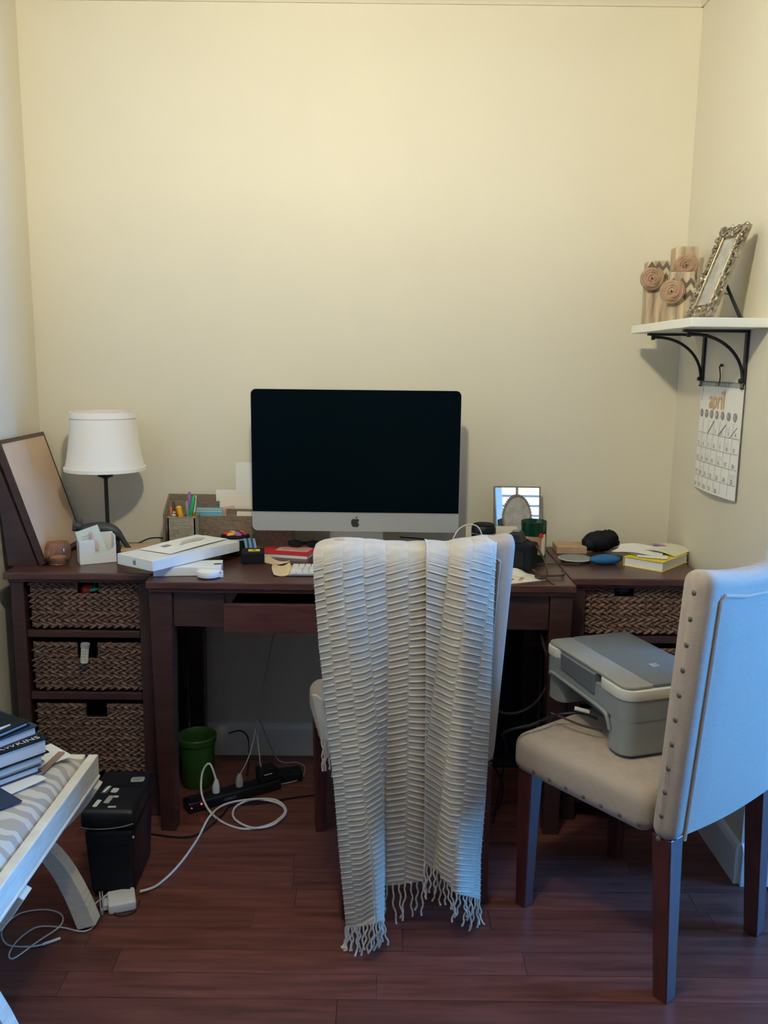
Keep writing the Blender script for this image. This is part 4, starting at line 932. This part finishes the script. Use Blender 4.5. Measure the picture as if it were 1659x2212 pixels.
DA = [[.012, 0, -.004, 0, .002, -.002, 0], [.02, 0, -.006, .0, .004, -.002, .004], [.03, 0, -.012, -.004, .008, .0, .004], [.035, 0, -.02, -.012, .012, .004, .006], [.035, -.006, -.036, -.006, .03, .012, .010], [.035, -.008, -.046, -.002, .045, .03, .024], [.03, -.008, -.048, 0, .05, .04, .03]]
topA = [1196, 1184, 1180, 1183, 1187, 1189, 1188]; botA = [2004, 2001, 1992, 1986, 1914, 1908, 1900]
def tiltA(px, yy, fr, col):
    g = np.clip((yy-1250)/500, 0, 1); base = .26*(1-g)+.13*g
    t = base*(px-675); t = t*np.clip(1-(px-860)/80*.0, 0, 1)
    fold = .55*g*np.clip(px-785, 0, 45)
    return t+fold-np.clip(px-878, 0, 60)*(.30+.1*g)*g
pa = sheet_mesh('left_panel', KA, DA, topA, botA, lambda px, yy, kk: np.minimum(kk, 5.9999), tiltA, 6, 190, 720, th, ybase)
KB = [[921, 967, 1010, 1055, 1074], [920, 965, 1008, 1048, 1067], [919, 962, 1003, 1044, 1061], [919, 958, 998, 1038, 1056], [917, 952, 988, 1030, 1050], [915, 948, 985, 1018, 1037], [914, 948, 985, 1016, 1034]]
DB = [[-.006, -.006, -.006, .010, .028], [-.010, -.006, -.016, .014, .042], [-.010, -.004, -.024, .016, .052], [-.010, .0, -.026, .010, .052], [-.008, .006, -.030, .004, .050], [-.004, .014, -.034, .002, .052], [-.004, .018, -.034, 0, .052]]
topB = [1184, 1189, 1181, 1174, 1174]; botB = [1864, 1884, 1930, 1938, 1944]
def qB(px, yy, kk): return np.clip((px-921+.125*(yy-1240))/46.5+10, 0, 40)
def tiltB(px, yy, fr, col):
    g = np.clip((yy-1300)/450, 0, 1); a = px-921
    return -(.27*a)*(1-g)-g*(.62*np.minimum(a, 55)+.12*np.maximum(a-55, 0))
pb = sheet_mesh('right_panel', KB, DB, topB, botB, qB, tiltB, 5, 130, 700, th, ybase)
rs = random.Random(9); b = B()
def strand(p, L_, sw=.012):
    p = Vector(p); pts = [p+Vector((0, 0, .004))]; dx, dy = rs.uniform(-sw, sw), rs.uniform(-.01, .006)
    for i in range(1, 8):
        f = i/7; z = max(p.z-L_*f, .004+.001*(i % 2))
        pts.append(Vector((p.x+dx*f*f+.0025*math.sin(i*1.9+dx*900), p.y+dy*f+(.0 if z > .006 else -.01*f), z)))
    b.tube(cr(pts, 2), [.0019+.0006*(j % 2) for j in range(15)], 6); b.sph(pts[-1], .003, 6)
for i in range(0, 95, 5): strand(pa[i], rs.uniform(.052, .075))
for i in range(112, 190, 8): strand(pa[i], rs.uniform(.075, .098))
for i in range(2, 131, 7): strand(pb[i], rs.uniform(.055, .085))
part('fringe', b, 'throw', th, smooth=True, kind='stuff')
# part of the throw lying over the left side of the seat
def flap(u, v):
    a = unproj(np.array(674+40*u+22*v), np.array(1500+100*v+15*u), -.955+.04*(1-u))
    return (a[0], a[1]+.006*math.sin(u*9), a[2])
b = B(); b.grid(flap, 14, 20, 0)
o = part('front_flap', b, 'throw', th, smooth=True); so = o.modifiers.new('s', 'SOLIDIFY'); so.thickness = .003
b = B()
for i in range(9): 
    p = Vector(flap(i/8, 1)); strand(p, rs.uniform(.06, .09), .008)
part('fringe', b, 'throw', th, smooth=True, kind='stuff')
# ------------------------------------------------ printer
pcx = Vector((.571, -1.030)); pW = Vector((-.312, .95)).normalized(); pD = Vector((pW.y, -pW.x))
L_, D_, Hh = .395, .262, .178
pr = thing('printer', 'grey all-in-one inkjet printer sitting on the right chair', 'printer', (pcx.x, pcx.y, .479))
pm = Matrix(((pW.x, pD.x, 0, 0), (pW.y, pD.y, 0, 0), (0, 0, 1, 0), (0, 0, 0, 1)))
def PB(f):
    b = B(); f(b); b.bm.transform(pm); return b
def rbx(b, x0, x1, y0, y1, z0, z1, r=.03, n=6):
    P_ = [(x+(x0+x1)/2, y+(y0+y1)/2) for x, y in rrect(x1-x0, y1-y0, r, n)]; b.prism(P_, z1-z0, Matrix.Translation((0, 0, z0))); return b
def body(b):
    rbx(b, .003, L_-.003, .003, D_-.003, .092, Hh-.030, .035)   # upper body
    rbx(b, .004, .092, .004, D_-.004, .008, .092, .035)         # right pillar
    rbx(b, L_-.085, L_-.004, .010, D_-.004, .022, .092, .030)   # left pillar
    b.bb(.06, L_-.04, .10, D_-.01, .008, .092)                  # recessed paper bay
part('body', PB(body), 'printer', pr, smooth=True)
part('base', PB(lambda b: rbx(b, .012, .088, .012, D_-.012, 0, .009, .03)), 'printer_d', pr)
part('base', PB(lambda b: b.bb(.1, L_-.05, .11, D_-.02, 0, .009)), 'printer_d', pr)
part('arch_rib', PB(lambda b: b.tube(cr([(.062, .002, .055), (.07, .0, .078), (.09, -.001, .093), (.2, -.002, .099), (L_-.06, -.001, .101), (L_-.045, .0, .094)]), .005, 8)), 'printer', pr, smooth=True)
part('cream_band', PB(lambda b: rbx(b, 0, .132, 0, D_, Hh-.034, Hh-.008, .037)), 'printer_c', pr, bev=.003, smooth=True)
part('cream_band', PB(lambda b: rbx(b, L_-.092, L_, 0, D_, Hh-.034, Hh-.008, .037)), 'printer_c', pr, bev=.003, smooth=True)
part('cream_band', PB(lambda b: b.bb(.13, L_-.09, .03, D_, Hh-.034, Hh-.009)), 'printer_c', pr)
part('control_panel', PB(lambda b: b.hexa([(.135, -.001, Hh-.062), (L_-.095, -.001, Hh-.052), (L_-.095, .05, Hh-.052), (.135, .05, Hh-.062)], [(.135, -.003, Hh-.008), (L_-.095, -.003, Hh-.008), (L_-.095, .05, Hh-.008), (.135, .05, Hh-.008)])), 'printer_d', pr, bev=.003)
part('lid', PB(lambda b: rbx(b, .008, L_-.006, .006, .095, Hh-.008, Hh, .025)), 'printer_l', pr, bev=.003, smooth=True)
lid = part('lid', PB(lambda b: rbx(b, .010, L_-.008, .080, D_-.004, Hh-.008, Hh+.001, .012)), 'printer_d', pr, bev=.002, smooth=True)
part('emblem', PB(lambda b: rbx(b, .115, .137, .155, .175, Hh+.001, Hh+.0018, .004)), 'alu', lid)
def hp_(b): text(b, 'hp', TR((.126, .165, Hh+.0019), (0, 0, R(180)), (.018, .018, .01)))
part('lettering', PB(hp_), 'printer_d', lid)
# cables on the seat
cable('printer_cable', 'black cable with a white plug running from under the printer', [at(1290, 1553, z=.52), at(1250, 1540, z=.52), at(1200, 1545, z=.51), at(1150, 1565, z=.503), at(1110, 1600, z=.47)+Vector((-.02, .04, 0)), (.36, -.62, .30), (.34, -.55, .05)], .0035, 'black')
tag(part('white_plug', B().tube([at(1241, 1530, z=.535), at(1274, 1538, z=.53)], .0055, 10), 'cable', smooth=True), 'short white cable connector on the seat below the printer', 'plug')
cable('seat_cable', 'thin dark brown cable curving over the seat below the printer', [at(1300, 1578, z=.503), at(1260, 1568, z=.505), at(1215, 1550, z=.508), at(1190, 1540, z=.51)], .0028, 'brown')
cable('hanging_cable', 'dark cable drooping in a loop below the right end of the desk', [(.47, -.49, .62), (.50, -.50, .50), (.47, -.50, .42), (.42, -.49, .375), (.36, -.48, .37), (.30, -.47, .42)], .0045, 'brown')
# ------------------------------------------------ ottoman bench
OX, OY0, OY1, OZ = -.688, -1.60, -.955, .45
ot = thing('ottoman_bench', 'whitewashed bench with curved crossed legs and a zebra-striped seat', 'bench', (0, 0, 0))
ox0 = -1.13
def rail(x0, x1, y0, y1):
    return B().bb(x0, x1, y0, y1, OZ-.058, OZ)
part('rail', B().bb(OX-.024, OX, OY0, OY1, OZ-.052, OZ).bb(OX-.03, OX+.003, OY0, OY1, OZ-.060, OZ-.052), 'wwood', ot, bev=.003)
part('rail', rail(ox0, ox0+.024, OY0, OY1), 'wwood', ot, bev=.003)
part('rail', rail(ox0+.025, OX-.031, OY1-.024, OY1), 'wwood', ot, bev=.003); part('rail', rail(ox0+.025, OX-.031, OY0, OY0+.024), 'wwood', ot, bev=.003)
cx0, cx1 = ox0+.026, OX-.026
def cush(u, v):
    e = (max(0, 1-abs(2*u-1)**5)*max(0, 1-abs(2*v-1)**7))**.5
    return (cx0+(cx1-cx0)*u, OY0+.026+(OY1-OY0-.052)*v, OZ-.006+.036*e)
part('cushion', B().grid(cush, 30, 40, .02), 'zebra', ot, smooth=True)
part('seat_board', B().bb(cx0, cx1, OY0+.026, OY1-.026, OZ-.05, OZ-.03), 'wwood', ot)
def arcleg(y, upper):
    xm = (ox0+OX)/2; hx = (OX-ox0)/2; n = 22; b = B(); pts = []
    for i in range(n+1):
        f = -1+2*i/n
        z = (OZ-.06)-(.16)*(1-abs(f)**2.2) if upper else .006+.235*(1-abs(f)**2.6)
        ex = 0 if upper else .055*abs(f)**6*0
        pts.append((xm+f*(hx-.012 if upper else hx-.037), y, z))
    w_, h_ = .020, .016; vs = []; 
    for i, p_ in enumerate(pts):
        p_ = Vector(p_); t_ = (Vector(pts[min(i+1, n)])-Vector(pts[max(i-1, 0)])).normalized(); nn = Vector((-t_.z, 0, t_.x)); th_ = h_*(.8+.7*abs(-1+2*i/n))
        for sy, sn in ((-1, -1), (1, -1), (1, 1), (-1, 1)):
            q = p_+Vector((0, sy*w_, 0))+nn*sn*th_; q.z = max(q.z, 0); vs.append(q)
    fs = [(4*i+j, 4*i+(j+1) % 4, 4*i+4+(j+1) % 4, 4*i+4+j) for i in range(n) for j in range(4)]+[(0, 1, 2, 3), (4*n+3, 4*n+2, 4*n+1, 4*n)]
    return b._add(vs, fs)
for y in (-.975, -1.41):
    part('curved_leg', arcleg(y, True), 'wwood', ot, bev=.002); part('curved_leg', arcleg(y, False), 'wwood', ot, bev=.002)
part('stretcher', B().bb((ox0+OX)/2-.018, (ox0+OX)/2+.018, -1.42, -1.0, .218, .245), 'wwood', ot, bev=.003)
# books on the bench
CZ = OZ+.030
v0, v1 = at(92, 1608, z=CZ+.06), at(0, 1645, z=CZ+.06)
def hbook(lab, corner, z, w, d, h, rz, cov, pages='bookblue', name='book', cov2=None):
    "corner = world xy of the right near... far-right corner"
    ux_ = Vector((math.cos(rz), math.sin(rz))); uy_ = Vector((-ux_.y, ux_.x)); c_ = Vector(corner)-ux_*w/2+uy_*d/2
    t = thing(name, lab, 'book', (c_.x, c_.y, z), rz, 'books stacked on the bench')
    part('page_block', B().box((-.002, 0, h/2), (w-.008, d-.008, h-.005)), pages, t)
    part('cover', B().box((0, 0, .0013), (w, d, .0026)).box((0, 0, h-.0013), (w, d, .0026)).box((-w/2+.0013, 0, h/2), (.0026, d, h)), cov, t); return t
rzb = math.atan2((at(92, 1608, z=.55)-at(0, 1640, z=.55)).y, (at(92, 1608, z=.55)-at(0, 1640, z=.55)).x)
pg = at(96, 1608, z=CZ+.075); 
b1 = hbook('slim navy book at the bottom of the stack on the bench', (-.762, -1.118), CZ+.004, .26, .17, .018, rzb, 'navy')
b2 = hbook('pale green book second from the bottom on the bench', (-.757, -1.108), CZ+.0225, .26, .17, .018, rzb, 'grey')
b3 = hbook('thick black hardback with white lettering in the stack on the bench', (-.750, -1.098), CZ+.041, .265, .175, .036, rzb, 'blackm')
b = B(); zt = .0362
text(b, 'TRAIN', TR((.045, -.024, zt), (0, 0, 0), (.055, .070, .01))); text(b, 'HAWKINS', TR((.062, -.068, zt), (0, 0, 0), (.026, .022, .01)))
part('lettering', b, 'cream', b3)
b4 = hbook('dark book lying askew near the top of the stack on the bench', (-.778, -1.082), CZ+.0775, .24, .17, .022, rzb+R(6), 'navy')
b5 = hbook('dark book with white brush strokes on top of the stack on the bench', (-.795, -1.085), CZ+.100, .22, .16, .012, rzb+R(12), 'blackm')
b = B()
for i in range(4): b.grid(lambda u, v, i=i: (-.02+.09*u+.01*i, -.065+.03*i+.018*v*(1-u)+.02*u*(i % 2), .0125+.004*math.sin(PI*v)), 8, 3, .0006)
part('white_strokes', b, 'paper', b5, smooth=True)
en = at(98, 1672, z=CZ)
e_ = thing('envelope', 'white envelope on the bench in front of the book stack', 'envelope', (-.812, -1.198, CZ+.0022), rot=(0, 0, rzb+R(6)))
part('envelope_sheet', B().box((0, 0, 0), (.17, .062, .0015)), 'paper', e_)
tag(part('dark_folder', B().box((0, 0, 0), (.22, .20, .003)), 'purple' if False else 'navy', loc=(-.90, -1.27, CZ+.0015), rot=(0, 0, rzb+R(2))), 'dark folder under the white envelope on the bench', 'folder')
tag(part('white_paper', B().box((0, 0, 0), (.12, .10, .001)), 'paper', loc=(-.800, -1.04, CZ-.001), rot=(0, 0, rzb)), 'white paper peeking out beside the book stack', 'paper')
t = thing('carpenter_pencil', 'flat reddish wooden strip lying beside the book stack', 'stick', (-.760, -1.065, CZ+.001), R(84))
part('strip', B().box((0, 0, 0), (.105, .016, .006)), 'comb', t, bev=.002); part('tip', B().box((-.060, 0, 0), (.014, .015, .005)), 'grey', t)
# ------------------------------------------------ shredder
sd = thing('paper_shredder', 'black paper shredder with white warning stickers beside the desk leg', 'shredder', (-.704, -.735, 0), R(2)); sd.scale = (.70, .82, .80)
part('bin', B().hexa([(-.085, -.145, 0), (.075, -.145, 0), (.075, .10, 0), (-.085, .10, 0)], [(-.10, -.16, .245), (.088, -.16, .245), (.088, .115, .245), (-.10, .115, .245)]), M['black'], sd, bev=.02, seg=4, smooth=True)
part('window', B().bb(-.075, .065, -.1585, -.150, .03, .19), 'blackm', sd)
hd_ = part('head', B().bb(-.108, .095, -.168, .12, .25, .315), 'black', sd, bev=.02, seg=4, smooth=True)
part('slot', B().bb(-.08, .07, .0, .008, .3152, .3165), 'blackm', hd_)
part('rim_line', B().tube(cr([(-.104, -.169, .262), (-.05, -.174, .258), (.03, -.174, .262), (.09, -.167, .272)]), .0016, 6), 'grey', hd_)
for i, (x, y, w_, h_, m_, a) in enumerate([(-.058, -.115, .017, .045, 'mint', -8), (-.052, -.02, .010, .045, 'paper', -14), (-.018, -.03, .026, .03, 'inkl', -8), (-.022, -.09, .022, .05, 'inkg', -10), (-.002, -.072, .022, .012, 'inkl', -8), (.005, -.138, .03, .010, 'inkl', 0), (.048, .045, .052, .035, 'inkg', 4)]):
    part('sticker', B().prism(rrect(w_, h_, min(w_, h_)*.25, 3), .0006, TR((x, y, .3152), (0, 0, R(a)))), m_, hd_)
b = B()
for s_ in ((-.009, -.025), (.009, -.025), (.009, .025), (-.009, .025)): pass
b.tube([(-.052+dx_, -.02+dy_, .3155) for dx_, dy_ in ((-.012, -.028), (.007, -.028), (.013, .028), (-.006, .028))], .0006, 4, True); part('sticker_border', b, 'inkl', hd_)
b = scrib(B(), TR((.050, .047, .3160)), .035, .02, 2); part('lettering', b, 'ink', hd_)
part('button', B().cyl((.088, -.165, .225), (.088, -.168, .225), .004), 'white', sd)
# ------------------------------------------------ under the desk
gb = thing('waste_bin', 'dark green plastic waste bin under the desk beside its left leg', 'bin', (-.610, -.225, 0)); gb.scale = (.80, .80, .83)
part('bin_body', B().lathe([(0, 0), (.062, 0), (.065, .006), (.072, .14), (.074, .178), (.079, .182), (.082, .206), (.078, .210), (.074, .206), (.070, .18), (.060, .01), (0, .008)], 36), 'lime', gb, smooth=True)
psr = thing('power_strip', 'black power strip with glowing red lights under the desk', 'power strip', (-.475, -.325, 0), R(32))
part('housing', B().bb(-.16, .16, -.028, .028, 0, .034), 'black', psr, bev=.006, seg=3)
for i in range(6): part('outlet', B().cyl((-.10+.042*i, 0, .034), (-.10+.042*i, 0, .036), .014, n=16), 'blackm', psr)
part('switch', B().bb(-.152, -.128, -.012, .012, .034, .042), 'blackm', psr)
part('indicator_light', B().sph((-.118, -.030, .026), .0028, 8), 'led', psr)
part('indicator_light', B().sph((-.150, -.030, .020), .0016, 8), 'led', psr)
part('label_text', scrib(B(), TR((-.02, -.0284, .018), (R(90), 0, 0)), .04, .010, 2), 'inkl', psr)
def plug(lab, x, m_, pts, r=.0028, cm_='cable'):
    t = thing('power_plug', lab, 'plug'); a = R(32); px_ = -.475+x*math.cos(a); py_ = -.325+x*math.sin(a)
    part('plug_body', B().tube([(px_, py_, .0365), (px_, py_, .058), (px_+.002, py_, .078)], [.012, .012, .006], 12), m_, t, smooth=True)
    part('cord', B().tube(cr([(px_+.002, py_, .076)]+pts, 8), r, 8), cm_, t, smooth=True)
# long white extension cord to the adapter
brk = Vector((-.655, -.875, 0))
F = lambda u, v, z=.004: tuple(at(u, v, z=z))
plug('white plug whose thick cord coils on the floor to the white adapter', -.058, 'cable', [F(453, 1650, .13), F(437, 1670, .10), F(437, 1720, .045), F(465, 1765, .006), F(520, 1790, .005), F(580, 1782, .005), F(615, 1755, .006), F(600, 1735, .007), F(550, 1727, .009), F(510, 1742, .008), F(506, 1768, .005), F(545, 1788, .010), F(592, 1780, .011), F(618, 1752, .011), F(595, 1728, .012), F(540, 1727, .013), F(485, 1738, .012), F(452, 1765, .014), F(425, 1815, .005), F(385, 1870, .004), F(340, 1912, .006), F(302, 1926, .012)], .0034)
plug('white plug with a thin grey cord rising towards the desk top', .022, 'cableg', [(-.43, -.26, .12), (-.41, -.20, .22), (-.39, -.12, .36), (-.36, -.06, .52), (-.33, -.05, .62)], .0018, 'cableg')
plug('black plug with a pale cord looping along the wall under the desk', .10, 'black', [(-.40, -.24, .10), (-.42, -.14, .20), (-.36, -.10, .03), (-.29, -.08, .006), (-.26, -.12, .005), (-.27, -.20, .005), (-.33, -.24, .006)], .002, 'cableg')
t = thing('power_adapter', 'black power adapter block on the power strip', 'adapter', (-.375, -.262, .036), R(32)); part('block', B().bb(-.03, .03, -.024, .024, .001, .045), 'black', t, bev=.004); part('mark', B().bb(-.018, .010, -.0246, -.024, .026, .029), 'inkl', t)
t = thing('modem', 'small black box on the floor beside the power strip', 'box', (-.315, -.19, 0), R(15)); part('block', B().bb(-.05, .05, -.03, .03, 0, .03), 'blackm', t, bev=.004)
cable('floor_cable', 'black cord running from the desk leg along the floor', [F(300, 1795), F(340, 1803), F(400, 1808), F(440, 1795), F(480, 1760), F(500, 1740), F(560, 1735), F(640, 1722), F(700, 1715)], .0028, 'black')
cable('floor_cable', 'black cord arching from the green bin to the power strip', [(-.52, -.14, .14), (-.48, -.13, .145), (-.45, -.16, .13), (-.44, -.22, .08), (-.44, -.27, .05)], .0028, 'black')
cable('floor_cable', 'black cord dropping to the floor beside the front leg of the right chair', [(.33, -.30, .40), (.345, -.40, .2), F(1085, 1690, .04), F(1078, 1740, .004), F(1050, 1768, .004), F(1000, 1780, .004)], .003, 'black')
cable('thin_cable', 'thin dark cord crossing the floor between the two chairs', [F(1000, 1750), F(1060, 1737), F(1130, 1731), F(1200, 1735)], .0018, 'black')
# power brick at the bench foot
ad = thing('laptop_charger', 'white square laptop charger lying by the bench foot', 'charger', (-.668, -.893, 0), R(20)); ad.scale = (.92, .92, .92)
part('brick', B().bb(-.038, .038, -.037, .037, .0, .030), 'white', ad, bev=.006, seg=4, smooth=True)
b = B()
for i in range(3):
    a = i*.9; b.tube([(-.050-.008*math.sin(i), .04*math.cos(q*PI/10), .022+.020*math.sin(q*PI/10)) for q in range(20)], .0019, 6, True)
part('wound_cable', b, 'cableg', ad, smooth=True); part('prong', B().bb(-.052, -.038, -.02, .02, .008, .022).bb(-.056, -.050, -.034, -.022, .004, .018), 'cable', ad)
cable('charger_cable', 'thin white charging cable looping on the floor under the bench', [(-.705, -.89, .03), F(200, 1960, .02), F(205, 1995, .004), F(180, 2012, .004), F(130, 2003, .004), F(80, 2003, .004), F(40, 2030, .004), F(20, 2060, .004), F(30, 2070, .004), F(80, 2035, .008), F(130, 2000, .012), F(132, 1975, .008), F(95, 1965, .004), F(40, 1975, .004), F(5, 2010, .004), F(15, 2040, .008), F(60, 2045, .010), F(92, 2040, .006), F(112, 2032, .004)], .0019, 'cable', cat='cable')
tag(part('cable_end', B().tube([F(92, 2040, .007), F(130, 2027, .005)], .0034, 8), 'white', smooth=True), 'white plug tip of the charging cable under the bench', 'plug')
cable('brick_cord', 'dark cord curling under the white laptop charger', [F(240, 1965), F(260, 1978), F(290, 1968), F(302, 1945)], .0024, 'brown')
# portfolio case leaning under the desk on the right
pf = thing('portfolio_case', 'large black portfolio case leaning on the wall under the desk', 'case', (.37, -.075, 0), rot=(R(-6), 0, 0))
part('case_body', B().bb(-.10, .155, -.02, .02, 0, .60), 'blackm', pf, bev=.006); part('handle', B().tube(cr([(-.02, 0, .60), (-.015, 0, .625), (.05, 0, .63), (.055, 0, .60)]), .005, 8), 'blackm', pf, smooth=True)
for x, z, q in ((-.10, 0, 0), (.155, .60, 0)): pass
part('zipper', B().tube([(-.102, -.012, .01), (-.102, -.012, .60)], .002, 6), 'grey', pf)
# ceiling fixture that holds the bulb
cf = thing('ceiling_light', 'small ceiling lamp holder above the room, out of the photo', 'lamp', (-.12, -1.85, ZC))
part('canopy', B().lathe([(.0, -.002), (.06, -.002), (.055, -.03), (.018, -.04), (.016, -.09), (0, -.09)], 28), 'white', cf, smooth=True)
